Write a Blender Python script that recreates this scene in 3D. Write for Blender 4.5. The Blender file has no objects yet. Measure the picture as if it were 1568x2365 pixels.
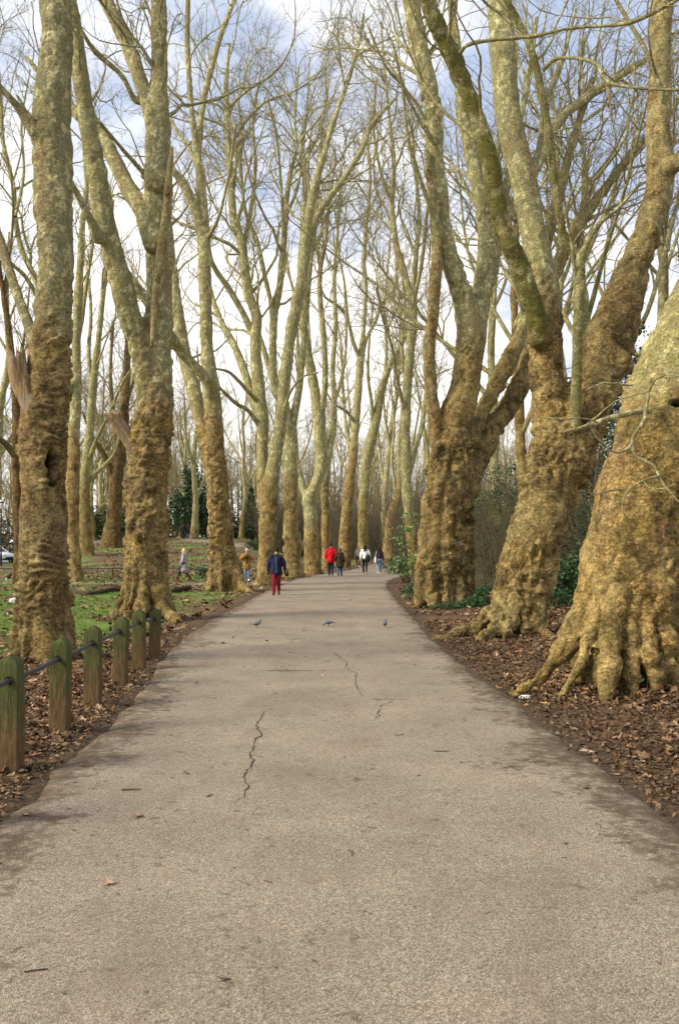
import bpy, math, random
import numpy as np
from mathutils import Vector

random.seed(7)
RNG = np.random.default_rng(11)
SC = bpy.context.scene
COL = SC.collection
R_ = math.radians

# ------------------------------------------------------------------ camera model
F = 2200.0            # focal length in pixels of a 1568 px wide picture
U0, V0, VH = 784.0, 1182.5, 1262.0
CAMZ = 1.7
PITCH = math.atan((VH - V0) / F)

def smooth(a, b, x):
    t = np.clip((np.asarray(x, float) - a) / (b - a), 0, 1)
    return t * t * (3 - 2 * t)

def P(u, v, d):
    a = (u - U0) / F
    b = -(v - V0) / F
    y = math.cos(PITCH) - math.sin(PITCH) * b
    z = math.sin(PITCH) + math.cos(PITCH) * b
    k = d / y
    return np.array([a * k, d, CAMZ + z * k])

# ------------------------------------------------------------------ noise
_h = np.random.default_rng(3).permutation(256)
_perm = np.concatenate([_h, _h, _h])
_GRAD = np.random.default_rng(4).normal(size=(256, 3))
_GRAD /= np.linalg.norm(_GRAD, axis=1)[:, None]

def perlin(p):
    p = np.asarray(p, float)
    i = np.floor(p).astype(int)
    f = p - i
    i &= 255
    w = f * f * f * (f * (f * 6 - 15) + 10)
    out = np.zeros(len(p))
    for dx in (0, 1):
        for dy in (0, 1):
            for dz in (0, 1):
                h = _perm[_perm[_perm[(i[:, 0] + dx) & 255] + ((i[:, 1] + dy) & 255)] + ((i[:, 2] + dz) & 255)]
                g = _GRAD[h]
                n = g[:, 0] * (f[:, 0] - dx) + g[:, 1] * (f[:, 1] - dy) + g[:, 2] * (f[:, 2] - dz)
                out += n * (w[:, 0] if dx else 1 - w[:, 0]) * (w[:, 1] if dy else 1 - w[:, 1]) * (w[:, 2] if dz else 1 - w[:, 2])
    return out * 1.6

def fbm(p, octv=4, gain=.5):
    p = np.asarray(p, float)
    s, a = 0, 1.0
    for k in range(octv):
        s = s + a * perlin(p * (2.03 ** k) + 17.3 * k)
        a *= gain
    return s

def n2(x, y, sc, octv=3, off=0.0):
    x = np.atleast_1d(np.asarray(x, float)); y = np.atleast_1d(np.asarray(y, float))
    return fbm(np.stack([x * sc, y * sc, np.full(x.shape, off)], 1), octv)

# ------------------------------------------------------------------ terrain
PL = np.array([(-2.1, -6), (-2.1, 5.9), (-2.17, 7.7), (-2.2, 9), (-2.35, 11.4), (-2.7, 14.5), (-2.95, 18.4), (-2.96, 23), (-2.88, 28), (-2.8, 38), (-2.35, 49), (-1.2, 57), (0.4, 66), (2.2, 80), (8, 98), (24, 112), (45, 120)], float)
PR = np.array([(2.1, -6), (2.08, 5.9), (2.0, 6.8), (1.95, 8.3), (1.93, 10.3), (1.88, 11.4), (1.75, 14), (1.72, 17.6), (1.78, 22), (1.8, 29), (2.0, 40), (2.55, 48), (4.4, 58), (8, 70), (14, 80), (26, 92), (45, 100)], float)

def path_mask(x, y):
    """distance outside the path, negative inside (by x at the same depth)"""
    xl = np.interp(y, PL[:, 1], PL[:, 0]); xr = np.interp(y, PR[:, 1], PR[:, 0])
    return np.maximum(xl - x, x - xr)

def T(x, y):
    x = np.atleast_1d(np.asarray(x, float)); y = np.atleast_1d(np.asarray(y, float))
    q = x / np.maximum(y, 4)
    w = smooth(-.34, -.28, q) * (1 - smooth(-.105, -.04, q))
    zl = 2.6 * smooth(50, 110, y)
    zc = .55 * smooth(68, 105, y)
    z = zl * w + zc * (1 - w)
    out = path_mask(x, y)
    rough = smooth(.0, 1.2, out)
    z = z + rough * (.035 * n2(x, y, .7, 3) + .05 * n2(x, y, .21, 2, 5.))
    # slight bank on the right under the trees
    z = z + .12 * smooth(.3, 3.5, x - np.interp(y, PR[:, 1], PR[:, 0])) * (1 - smooth(30, 50, y))
    return z

def T1(x, y):
    return float(T(x, y)[0])

def G(u, v, dmax=400):
    """where the pixel's ray meets the ground"""
    last = 2.5
    d = 2.5
    while d < dmax:
        p = P(u, v, d)
        if p[2] <= T1(p[0], p[1]):
            lo, hi = last, d
            for _ in range(24):
                m = (lo + hi) / 2
                p = P(u, v, m)
                if p[2] <= T1(p[0], p[1]): hi = m
                else: lo = m
            return P(u, v, hi)
        last = d
        d *= 1.02
    return P(u, v, dmax)

# ------------------------------------------------------------------ mesh helpers
def mk_mesh(name, V, faces, mat=None, smoothed=True, attrs=None, mats=None, matidx=None):
    """faces: list of int arrays (n,k)"""
    V = np.asarray(V, np.float32)
    me = bpy.data.meshes.new(name)
    faces = [np.asarray(f, np.int32) for f in faces if len(f)]
    nl = sum(f.size for f in faces); nf = sum(len(f) for f in faces)
    me.vertices.add(len(V)); me.vertices.foreach_set('co', V.ravel())
    me.loops.add(nl); me.polygons.add(nf)
    me.loops.foreach_set('vertex_index', np.concatenate([f.ravel() for f in faces]))
    tot = np.concatenate([np.full(len(f), f.shape[1], np.int32) for f in faces])
    st = np.concatenate([[0], np.cumsum(tot)[:-1]]).astype(np.int32)
    me.polygons.foreach_set('loop_start', st)
    try: me.polygons.foreach_set('loop_total', tot)
    except Exception: pass
    me.polygons.foreach_set('use_smooth', np.full(nf, bool(smoothed)))
    for m in (mats or ([mat] if mat else [])): me.materials.append(m)
    if matidx is not None: me.polygons.foreach_set('material_index', np.asarray(matidx, np.int32))
    for k, a in (attrs or {}).items():
        a = np.asarray(a, np.float32)
        if a.ndim == 1:
            at = me.attributes.new(k, 'FLOAT', 'POINT'); at.data.foreach_set('value', a)
        else:
            at = me.attributes.new(k, 'FLOAT_COLOR', 'POINT')
            if a.shape[1] == 3: a = np.concatenate([a, np.ones((len(a), 1), np.float32)], 1)
            at.data.foreach_set('color', a.ravel())
    me.update(calc_edges=True)
    return me

def link(name, me, parent=None, loc=None, rz=0):
    o = bpy.data.objects.new(name, me)
    COL.objects.link(o)
    if parent is not None: o.parent = parent
    if loc is not None: o.location = [float(c) for c in loc]
    if rz: o.rotation_euler = (0, 0, rz)
    return o

def tag(o, label=None, cat=None, group=None, kind=None):
    if label: o['label'] = label
    if cat: o['category'] = cat
    if group: o['group'] = group
    if kind: o['kind'] = kind
    return o

def thing(name, loc, label, cat, group=None, rz=0):
    o = bpy.data.objects.new(name, None)
    o.empty_display_size = .3
    COL.objects.link(o)
    o.location = [float(c) for c in loc]
    o.rotation_euler = (0, 0, rz)
    return tag(o, label, cat, group)

def spline(pts, n):
    """Catmull-Rom through rows of pts, n samples, arc-length-ish"""
    p = np.asarray(pts, float)
    if len(p) == 2:
        t = np.linspace(0, 1, n)[:, None]
        return p[0] * (1 - t) + p[1] * t
    q = np.vstack([2 * p[0] - p[1], p, 2 * p[-1] - p[-2]])
    seg = np.linalg.norm(np.diff(p[:, :3], axis=0), axis=1)
    cum = np.concatenate([[0], np.cumsum(seg)])
    s = np.linspace(0, cum[-1], n)
    k = np.clip(np.searchsorted(cum, s, 'right') - 1, 0, len(seg) - 1)
    t = ((s - cum[k]) / np.maximum(seg[k], 1e-9))[:, None]
    a, b, c, d = q[k], q[k + 1], q[k + 2], q[k + 3]
    return .5 * (2 * b + (c - a) * t + (2 * a - 5 * b + 4 * c - d) * t ** 2 + (3 * b - a - 3 * c + d) * t ** 3)

def tubes(Pt, Rd, sides, cap=False, ell=None):
    """Pt (N,M,3), Rd (N,M) -> verts, quads.  One tube per row."""
    N, M, _ = Pt.shape
    Tn = np.gradient(Pt, axis=1)
    Tn /= np.maximum(np.linalg.norm(Tn, axis=2, keepdims=True), 1e-9)
    ch = Pt[:, -1] - Pt[:, 0]
    ch /= np.maximum(np.linalg.norm(ch, axis=1, keepdims=True), 1e-9)
    ref = np.zeros((N, 3))
    ref[np.arange(N), np.argmin(np.abs(ch), axis=1)] = 1
    ref = ref - (ref * ch).sum(1, keepdims=True) * ch
    ref /= np.linalg.norm(ref, axis=1, keepdims=True)
    A = ref[:, None, :] - (ref[:, None, :] * Tn).sum(2, keepdims=True) * Tn
    A /= np.maximum(np.linalg.norm(A, axis=2, keepdims=True), 1e-9)
    B = np.cross(Tn, A)
    th = np.linspace(0, 2 * math.pi, sides, endpoint=False)
    ca, sa = np.cos(th), np.sin(th)
    V = Pt[:, :, None, :] + Rd[:, :, None, None] * (A[:, :, None, :] * ca[None, None, :, None] + B[:, :, None, :] * sa[None, None, :, None])
    base = (np.arange(N) * M * sides)[:, None, None]
    r = (np.arange(M - 1) * sides)[None, :, None]
    s = np.arange(sides)[None, None, :]; s2 = (s + 1) % sides
    q = np.stack([base + r + s, base + r + s2, base + r + sides + s2, base + r + sides + s], -1).reshape(-1, 4)
    return V.reshape(-1, 3), q

def ctube(pts, rads, sides=16, n=None, zaxis=False):
    """closed tapered tube with rounded ends. rads: floats, or (rx, ry) pairs for upright ellipses"""
    p = np.asarray(pts, float)
    r = np.asarray(rads, float)
    if r.ndim == 1: r = np.stack([r, r], 1)
    n = n or max(8, 5 * len(p))
    pr = spline(np.hstack([p, r]), n)
    p, r = pr[:, :3], np.maximum(pr[:, 3:], 1e-4)
    d0 = p[0] - p[1]; d0 /= np.linalg.norm(d0)
    d1 = p[-1] - p[-2]; d1 /= np.linalg.norm(d1)
    e = [(.35, .93), (.75, .62), (.95, .25)]
    p = np.vstack([[p[0] + d0 * r[0].min() * a for a, b in e[::-1]], p, [p[-1] + d1 * r[-1].min() * a for a, b in e]])
    r = np.vstack([[r[0] * b for a, b in e[::-1]], r, [r[-1] * b for a, b in e]])
    M = len(p)
    if zaxis:
        th = np.linspace(0, 2 * math.pi, sides, endpoint=False)
        V = p[:, None, :] + np.stack([r[:, 0:1] * np.cos(th), r[:, 1:2] * np.sin(th), np.zeros((M, sides))], -1)
        V = V.reshape(-1, 3)
        rr = (np.arange(M - 1) * sides)[:, None]; s = np.arange(sides)[None]; s2 = (s + 1) % sides
        q = np.stack([rr + s, rr + s2, rr + sides + s2, rr + sides + s], -1).reshape(-1, 4)
    else:
        V, q = tubes(p[None], r.mean(1)[None], sides)
    V = np.vstack([V, p[0] + 0, p[-1] + 0])
    k = len(V)
    s = np.arange(sides); s2 = (s + 1) % sides
    t0 = np.stack([s2, s, np.full(sides, k - 2)], 1)
    o = (M - 1) * sides
    t1 = np.stack([o + s, o + s2, np.full(sides, k - 1)], 1)
    return V, [q, np.vstack([t0, t1])]

def ball(c, r, seg=16, rings=10):
    r = np.asarray(r, float) * np.ones(3)
    V, q = [], []
    for i in range(1, rings):
        a = math.pi * i / rings
        for j in range(seg):
            b = 2 * math.pi * j / seg
            V.append((math.sin(a) * math.cos(b), math.sin(a) * math.sin(b), math.cos(a)))
    V += [(0, 0, 1), (0, 0, -1)]
    V = np.array(V) * r + np.asarray(c, float)
    for i in range(rings - 2):
        for j in range(seg):
            q.append((i * seg + j, (i + 1) * seg + j, (i + 1) * seg + (j + 1) % seg, i * seg + (j + 1) % seg))
    t = [(len(V) - 2, j, (j + 1) % seg) for j in range(seg)]
    o = (rings - 2) * seg
    t += [(len(V) - 1, o + (j + 1) % seg, o + j) for j in range(seg)]
    return V, [np.array(q), np.array(t)]

def join(parts):
    """parts: list of (V, [faces...]) -> one (V, [quads, tris, ...])"""
    Vs, fs, o = [], {}, 0
    for V, fl in parts:
        Vs.append(V)
        for f in fl:
            f = np.asarray(f)
            if len(f): fs.setdefault(f.shape[1], []).append(f + o)
        o += len(V)
    return np.vstack(Vs), [np.vstack(v) for v in fs.values()]

def box(c, s, rz=0, bev=0):
    c = np.asarray(c, float); s = np.asarray(s, float) / 2
    V = np.array([(x, y, z) for x in (-1, 1) for y in (-1, 1) for z in (-1, 1)], float) * s
    if rz:
        ca, sa = math.cos(rz), math.sin(rz)
        V[:, :2] = V[:, :2] @ np.array([[ca, sa], [-sa, ca]])
    q = np.array([(0, 1, 3, 2), (4, 6, 7, 5), (0, 4, 5, 1), (2, 3, 7, 6), (0, 2, 6, 4), (1, 5, 7, 3)])
    return V + c, [q]

def union(parts, voxel, it=3, fac=.5):
    """voxel-union of closed shells -> (V, quads, normals)"""
    V, fs = join(parts)
    me = mk_mesh('tmp', V, fs)
    o = bpy.data.objects.new('tmp', me); COL.objects.link(o)
    m = o.modifiers.new('r', 'REMESH'); m.mode = 'VOXEL'; m.voxel_size = voxel; m.adaptivity = 0
    if it:
        s = o.modifiers.new('s', 'SMOOTH'); s.factor = fac; s.iterations = it
    dg = bpy.context.evaluated_depsgraph_get(); dg.update()
    e = o.evaluated_get(dg)
    m2 = bpy.data.meshes.new_from_object(e)
    n = len(m2.vertices)
    V = np.empty(n * 3, np.float32); m2.vertices.foreach_get('co', V); V = V.reshape(-1, 3).astype(float)
    N = np.empty(n * 3, np.float32); m2.vertices.foreach_get('normal', N); N = N.reshape(-1, 3).astype(float)
    tot = np.empty(len(m2.polygons), np.int32); m2.polygons.foreach_get('loop_total', tot)
    li = np.empty(len(m2.loops), np.int32); m2.loops.foreach_get('vertex_index', li)
    st = np.concatenate([[0], np.cumsum(tot)[:-1]])
    fs = []
    for k in np.unique(tot):
        ix = st[tot == k]
        fs.append(np.stack([li[ix + j] for j in range(k)], 1))
    bpy.data.objects.remove(o); bpy.data.meshes.remove(me); bpy.data.meshes.remove(m2)
    return V, fs, N

# ------------------------------------------------------------------ materials
def new_mat(name):
    m = bpy.data.materials.new(name); m.use_nodes = True
    nt = m.node_tree
    for n in list(nt.nodes): nt.nodes.remove(n)
    out = nt.nodes.new('ShaderNodeOutputMaterial')
    b = nt.nodes.new('ShaderNodeBsdfPrincipled')
    nt.links.new(b.outputs[0], out.inputs[0])
    b.inputs['Roughness'].default_value = .9
    b.inputs['Specular IOR Level'].default_value = .25
    return m, nt, b

class NT:
    """terse node building"""
    def __init__(s, nt): s.nt = nt
    def n(s, t, **k):
        o = s.nt.nodes.new(t)
        for a, v in k.items(): setattr(o, a, v)
        return o
    def l(s, a, b): s.nt.links.new(a, b)
    def pos(s): return s.n('ShaderNodeNewGeometry').outputs['Position']
    def mapv(s, v, sc):
        m = s.n('ShaderNodeMapping'); m.inputs['Scale'].default_value = sc; s.l(v, m.inputs[0]); return m.outputs[0]
    def noise(s, v, scale, detail=4, rough=.55, dist=0):
        o = s.n('ShaderNodeTexNoise'); s.l(v, o.inputs['Vector'])
        o.inputs['Scale'].default_value = scale; o.inputs['Detail'].default_value = detail
        o.inputs['Roughness'].default_value = rough; o.inputs['Distortion'].default_value = dist
        return o.outputs['Fac']
    def voro(s, v, scale, feature='F1'):
        o = s.n('ShaderNodeTexVoronoi', feature=feature); s.l(v, o.inputs['Vector']); o.inputs['Scale'].default_value = scale
        return o
    def ramp(s, f, stops, interp='LINEAR'):
        o = s.n('ShaderNodeValToRGB'); o.color_ramp.interpolation = interp
        e = o.color_ramp.elements
        while len(e) < len(stops): e.new(.5)
        for a, (p, c) in zip(e, stops):
            a.position = p; a.color = (*c, 1) if not np.isscalar(c) else (c, c, c, 1)
        s.l(f, o.inputs[0]); return o.outputs['Color']
    def mix(s, f, a, b, blend='MIX'):
        o = s.n('ShaderNodeMix', data_type='RGBA', blend_type=blend)
        for sock, v in ((o.inputs[0], f), (o.inputs[6], a), (o.inputs[7], b)):
            if hasattr(v, 'links'): s.l(v, sock)
            else: sock.default_value = v if np.isscalar(v) else (*v, 1)
        return o.outputs[2]
    def math(s, op, a, b=0., clamp=False):
        o = s.n('ShaderNodeMath', operation=op); o.use_clamp = clamp
        for sock, v in ((o.inputs[0], a), (o.inputs[1], b)):
            if hasattr(v, 'links'): s.l(v, sock)
            else: sock.default_value = v
        return o.outputs[0]
    def attr(s, name, out='Fac'):
        o = s.n('ShaderNodeAttribute'); o.attribute_name = name; return o.outputs[out]
    def bump(s, h, b, strength=.5, dist=.02):
        o = s.n('ShaderNodeBump'); o.inputs['Strength'].default_value = strength; o.inputs['Distance'].default_value = dist
        s.l(h, o.inputs['Height']); s.l(o.outputs[0], b.inputs['Normal'])

def plain(name, col, rough=.85, var=.15, scale=30, bump=0., spec=.25, metal=0):
    m, nt, b = new_mat(name); k = NT(nt)
    n = k.noise(k.pos(), scale, 5)
    c = np.array(col)
    k.l(k.ramp(n, [(.25, tuple(c * (1 - var))), (.75, tuple(np.minimum(c * (1 + var), 1)))]), b.inputs['Base Color'])
    b.inputs['Roughness'].default_value = rough; b.inputs['Specular IOR Level'].default_value = spec
    b.inputs['Metallic'].default_value = metal
    if bump: k.bump(n, b, bump, .01)
    return m

def bark_material():
    m, nt, b = new_mat('plane_bark'); k = NT(nt)
    p = k.pos()
    bk = k.attr('bk'); moss = k.attr('moss')
    mid = k.noise(k.mapv(p, (1, 1, .8)), 5.5, 6, .66, .4)
    fine = k.noise(p, 44, 5, .75)
    grain = k.noise(k.mapv(p, (1, 1, 1.5)), 17, 6, .72, .5)
    wr = k.noise(k.mapv(p, (1, 1, 3.4)), 8, 6, .65, .8)
    fl = k.voro(k.mapv(p, (1, 1, .7)), 24)
    # rough brown lower bark: flakes of brown, ochre and straw
    br = k.ramp(grain, [(.32, (.036, .018, .005)), (.43, (.145, .088, .028)), (.54, (.31, .212, .075)), (.68, (.58, .455, .175))])
    br2 = k.ramp(mid, [(.36, (.045, .022, .006)), (.49, (.22, .142, .045)), (.62, (.50, .385, .145))])
    br = k.mix(.45, br, br2)
    br = k.mix(k.ramp(wr, [(.50, .0), (.66, .55)]), br, (.10, .062, .025))
    br = k.mix(k.ramp(fl.outputs['Color'], [(.55, .0), (.9, .38)]), br, (.36, .27, .12))
    ochre = k.ramp(k.noise(p, 2.3, 5, .6), [(.50, .0), (.64, .5)])
    br = k.mix(ochre, br, (.33, .235, .062))
    pink = k.ramp(k.noise(k.mapv(p, (1, 1, .7)), 1.4, 4, .6), [(.54, .0), (.68, .5)])
    br = k.mix(pink, br, (.31, .21, .115))
    khaki = k.ramp(k.noise(k.mapv(p, (1, 1, .8)), 1.25, 6, .7, .6), [(.50, .0), (.60, .55)])
    br = k.mix(khaki, br, (.46, .375, .155))
    stain = k.ramp(k.noise(k.mapv(p, (1, 1, .9)), 1.9, 7, .72, .8), [(.38, .40), (.46, .82), (.53, 1.08), (.66, 1.3)])
    br = k.mix(1., br, stain, 'MULTIPLY')
    # smooth flaking upper bark: olive, grey, cream plates
    pl = k.noise(k.mapv(p, (1.2, 1.2, .6)), 3.6, 6, .6, .5)
    pa = k.ramp(pl, [(.33, (.17, .135, .045)), (.42, (.32, .28, .105)), (.5, (.45, .41, .18)), (.57, (.56, .52, .25)), (.66, (.70, .65, .35))])
    plates = k.ramp(k.noise(k.mapv(p, (1.4, 1.4, .8)), 7.5, 5, .65, .8), [(.475, .0), (.50, .8)])
    pa = k.mix(plates, pa, (.25, .225, .098))
    cream = k.ramp(k.noise(k.mapv(p, (1.2, 1.2, .7)), 4.4, 5, .65, 1.0), [(.57, .0), (.60, .7)])
    pa = k.mix(cream, pa, (.66, .60, .30))
    red = k.ramp(k.noise(k.mapv(p, (1, 1, .35)), 1.7, 4, .6), [(.55, .0), (.66, .65)])
    pa = k.mix(red, pa, (.245, .14, .062))
    # crisp-edged flakes all over
    nv = k.n('ShaderNodeTexNoise'); k.l(p, nv.inputs['Vector']); nv.inputs['Scale'].default_value = 5.; nv.inputs['Detail'].default_value = 4
    vs = k.n('ShaderNodeVectorMath', operation='MULTIPLY_ADD'); k.l(nv.outputs['Color'], vs.inputs[0]); vs.inputs[1].default_value = (.30, .30, .30); k.l(p, vs.inputs[2])
    pd = vs.outputs[0]
    f1 = k.voro(k.mapv(pd, (1, 1, .62)), 11); f2 = k.voro(k.mapv(pd, (1, 1, .7)), 27)
    flk = k.mix(.5, k.ramp(f1.outputs['Color'], [(.15, .50), (.45, .92), (.6, 1.0), (.9, 1.35)]), k.ramp(f2.outputs['Color'], [(.15, .55), (.5, 1.), (.9, 1.35)]))
    br = k.mix(1., br, flk, 'MULTIPLY')
    br = k.mix(1., br, (.93, .905, .90), 'MULTIPLY')
    cam = k.ramp(f1.outputs['Color'], [(.30, .0), (.34, .75), (.62, .75), (.66, .0)])
    pa = k.mix(cam, pa, (.245, .225, .115))
    pa = k.mix(k.ramp(f1.outputs['Color'], [(.84, .0), (.87, .75)]), pa, (.64, .58, .30))
    # where the one gives way to the other
    e = k.math('ADD', bk, k.math('MULTIPLY', k.math('SUBTRACT', k.noise(p, 2.1, 6, .65), .5), 1.6))
    e = k.ramp(e, [(.28, .0), (.74, 1.)])
    c = k.mix(e, br, pa)
    tw = k.math('SUBTRACT', bk, 1., True)                       # 1..2: thin twigs, browner
    c = k.mix(tw, c, (.19, .145, .072))
    mo = k.math('MULTIPLY', moss, k.ramp(k.noise(p, 3.3, 5, .65), [(.38, .1), (.62, 1.)]), True)
    c = k.mix(mo, c, (.125, .115, .026))
    c = k.mix(1., c, k.ramp(fine, [(.30, .38), (.48, 1.), (.70, 1.65)]), 'MULTIPLY')
    c = k.mix(1., c, k.ramp(grain, [(.32, .55), (.46, 1.), (.70, 1.25)]), 'MULTIPLY')
    rot_shade = k.attr('rot_shade')
    c = k.mix(rot_shade, c, (.03, .02, .012))  # near-black inside hollows: rotten wood plus the hollow's shade put into the colour
    c = k.mix(1., c, k.n('ShaderNodeObjectInfo').outputs['Color'], 'MULTIPLY')
    k.l(c, b.inputs['Base Color'])
    h = k.math('ADD', k.math('MULTIPLY', fine, .45), k.math('ADD', k.math('MULTIPLY', grain, 1.0), k.math('ADD', k.math('MULTIPLY', wr, .7), k.math('MULTIPLY', fl.outputs['Distance'], .25))))
    k.bump(h, b, .9, .05)
    return m

def ground_material():
    m, nt, b = new_mat('ground_cover'); k = NT(nt)
    p = k.pos()
    g = k.attr('grass'); lf = k.attr('leafy')
    n2_ = k.noise(p, 14, 6, .7); n3 = k.noise(p, 60, 5, .75); n4 = k.noise(p, 3.1, 5, .65)
    soil = k.ramp(n2_, [(.3, (.042, .026, .014)), (.5, (.088, .056, .030)), (.7, (.15, .10, .055))])
    v = k.voro(p, 19); v2 = k.voro(p, 41)
    leaf = k.ramp(v.outputs['Color'], [(.15, (.085, .047, .022)), (.45, (.20, .108, .048)), (.7, (.29, .165, .075)), (.95, (.40, .26, .135))])
    leaf2 = k.ramp(v2.outputs['Color'], [(.2, (.07, .04, .02)), (.6, (.21, .118, .055)), (.95, (.38, .245, .13))])
    leaf = k.mix(.5, leaf, leaf2)
    lm = k.math('MULTIPLY', lf, k.ramp(k.math('ADD', k.math('MULTIPLY', n2_, .6), k.math('MULTIPLY', n4, .5)), [(.44, .08), (.62, 1.)]), True)
    c = k.mix(lm, soil, leaf)
    grs = k.ramp(n2_, [(.25, (.065, .105, .018)), (.5, (.14, .22, .036)), (.75, (.24, .31, .075))])
    gm = k.ramp(k.math('ADD', g, k.math('MULTIPLY', k.math('SUBTRACT', n2_, .5), .9)), [(.4, .0), (.6, 1.)])
    c = k.mix(gm, c, grs)
    c = k.mix(1., c, k.ramp(n3, [(.3, .6), (.7, 1.4)]), 'MULTIPLY')
    k.l(c, b.inputs['Base Color'])
    k.bump(k.math('ADD', n2_, k.math('ADD', n3, v.outputs['Distance'])), b, .9, .03)
    return m

def path_material():
    m, nt, b = new_mat('bound_gravel'); k = NT(nt)
    p = k.pos()
    v = k.voro(p, 150); v2 = k.voro(p, 100)
    big = k.noise(p, .8, 5, .6); mid = k.noise(k.mapv(p, (1, .7, 1)), 3.2, 6, .68)
    st = k.ramp(v.outputs['Color'], [(.1, (.108, .076, .046)), (.4, (.275, .208, .140)), (.7, (.40, .312, .217)), (.92, (.70, .58, .44))])
    st2 = k.ramp(v2.outputs['Color'], [(.2, (.155, .115, .073)), (.6, (.315, .242, .165)), (.9, (.49, .39, .28))])
    c = k.mix(.45, st, st2)
    grit = k.noise(p, 75, 5, .8)
    c = k.mix(1., c, k.ramp(grit, [(.3, .76), (.5, 1.), (.7, 1.24)]), 'MULTIPLY')
    c = k.mix(1., c, k.ramp(big, [(.3, .78), (.7, 1.13)]), 'MULTIPLY')
    wear = k.ramp(k.noise(k.mapv(p, (1, .5, 1)), 1.9, 6, .7), [(.50, .0), (.66, .55)])
    c = k.mix(wear, c, (.215, .155, .10))
    # trodden-in leaf dirt: streaky patches, thick towards the verges
    ed = k.attr('edge')
    brk = k.noise(p, 11, 5, .75)
    dirt = k.math('ADD', k.math('MULTIPLY', k.math('SUBTRACT', mid, .5), 2.0), k.math('ADD', k.math('MULTIPLY', k.math('SUBTRACT', brk, .5), 2.6), k.math('SUBTRACT', ed, .06)))
    dm = k.ramp(dirt, [(.24, .0), (.44, .5), (.85, 1.)])
    c = k.mix(dm, c, k.ramp(grit, [(.3, (.055, .036, .020)), (.7, (.165, .108, .06))]))
    sp = k.ramp(k.noise(k.mapv(p, (1, .45, 1)), 9, 5, .75), [(.64, .0), (.74, .55)])
    c = k.mix(sp, c, (.16, .10, .052))
    c = k.mix(1., c, (.93, .965, .985), 'MULTIPLY')
    k.l(c, b.inputs['Base Color'])
    b.inputs['Roughness'].default_value = .85
    h = k.math('ADD', v.outputs['Distance'], k.math('MULTIPLY', grit, .6))
    k.bump(h, b, .65, .008)
    return m

def vcol_material(name, rough=.8, trans=0., attr='col', bump=0):
    m, nt, b = new_mat(name); k = NT(nt)
    c = k.attr(attr, 'Color')
    n = k.noise(k.pos(), 45, 3)
    k.l(k.mix(1., c, k.ramp(n, [(.3, .8), (.7, 1.18)]), 'MULTIPLY'), b.inputs['Base Color'])
    b.inputs['Roughness'].default_value = rough
    return m

BARK = bark_material()
GROUND = ground_material()
PATHM = path_material()
CRACK = plain('crack_dark', (.055, .038, .022), .95, .4)
LEAF = vcol_material('leaf_litter', .8)
GREEN = vcol_material('evergreen_leaf', .5)
BLADE = vcol_material('grass_blade', .7)
# ------------------------------------------------------------------ ground sheet and paths
def build_ground():
    ys = np.concatenate([np.linspace(-14, 3, 24)[:-1], 3 * (600 / 3) ** (np.linspace(0, 1, 330))])
    s = np.linspace(-1, 1, 421)
    xs = np.sinh(s * 6.2) / np.sinh(6.2) * 420
    X, Y = np.meshgrid(xs, ys)
    x, y = X.ravel(), Y.ravel()
    z = T(x, y)
    out = path_mask(x, y)
    z = z - .06 * (1 - smooth(-.30, .02, out))
    gm = grass_mask(x, y)
    leafy = np.clip(.75 + .5 * n2(x, y, .35, 3, 9.), .1, 1.0)
    leafy = np.where(out < .5, leafy * smooth(-.1, .5, out), leafy)
    nx, ny = len(xs), len(ys)
    i = np.arange(ny - 1)[:, None] * nx + np.arange(nx - 1)[None]
    q = np.stack([i, i + 1, i + nx + 1, i + nx], -1).reshape(-1, 4)
    me = mk_mesh('ground', np.stack([x, y, z], 1), [q], GROUND, True, {'grass': gm, 'leafy': leafy})
    o = link('ground', me); tag(o, kind='structure')

def grass_mask(x, y):
    out = path_mask(x, y)
    left = x < np.interp(y, PL[:, 1], PL[:, 0])
    base = .5 + .55 * n2(x, y, .33, 4, 2.) + .15 * n2(x, y, 1.4, 2, 3.)
    g = base * smooth(.45, 1.5, out)
    # lawn beyond the two near trees; leaf-strewn strip round the fence
    near = smooth(12.5, 17, y - .35 * (x + 4))
    leafzone = np.exp(-(((x + 6.2) / 3.0) ** 2 + ((y - 39) / 3.5) ** 2)) * .55
    lawn = g * near - leafzone + .26 * near * (1 - smooth(28, 40, y))
    lawn = lawn - .12 * smooth(40, 55, y)
    edge = .55 * np.exp(-((out - .8) / .5) ** 2) * smooth(19, 24, y) * (1 - smooth(36, 44, y))
    lawn = np.maximum(lawn, edge * (base + .45))
    right = (g - .42) * .5
    return np.clip(np.where(left, lawn, right), 0, 1)

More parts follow.
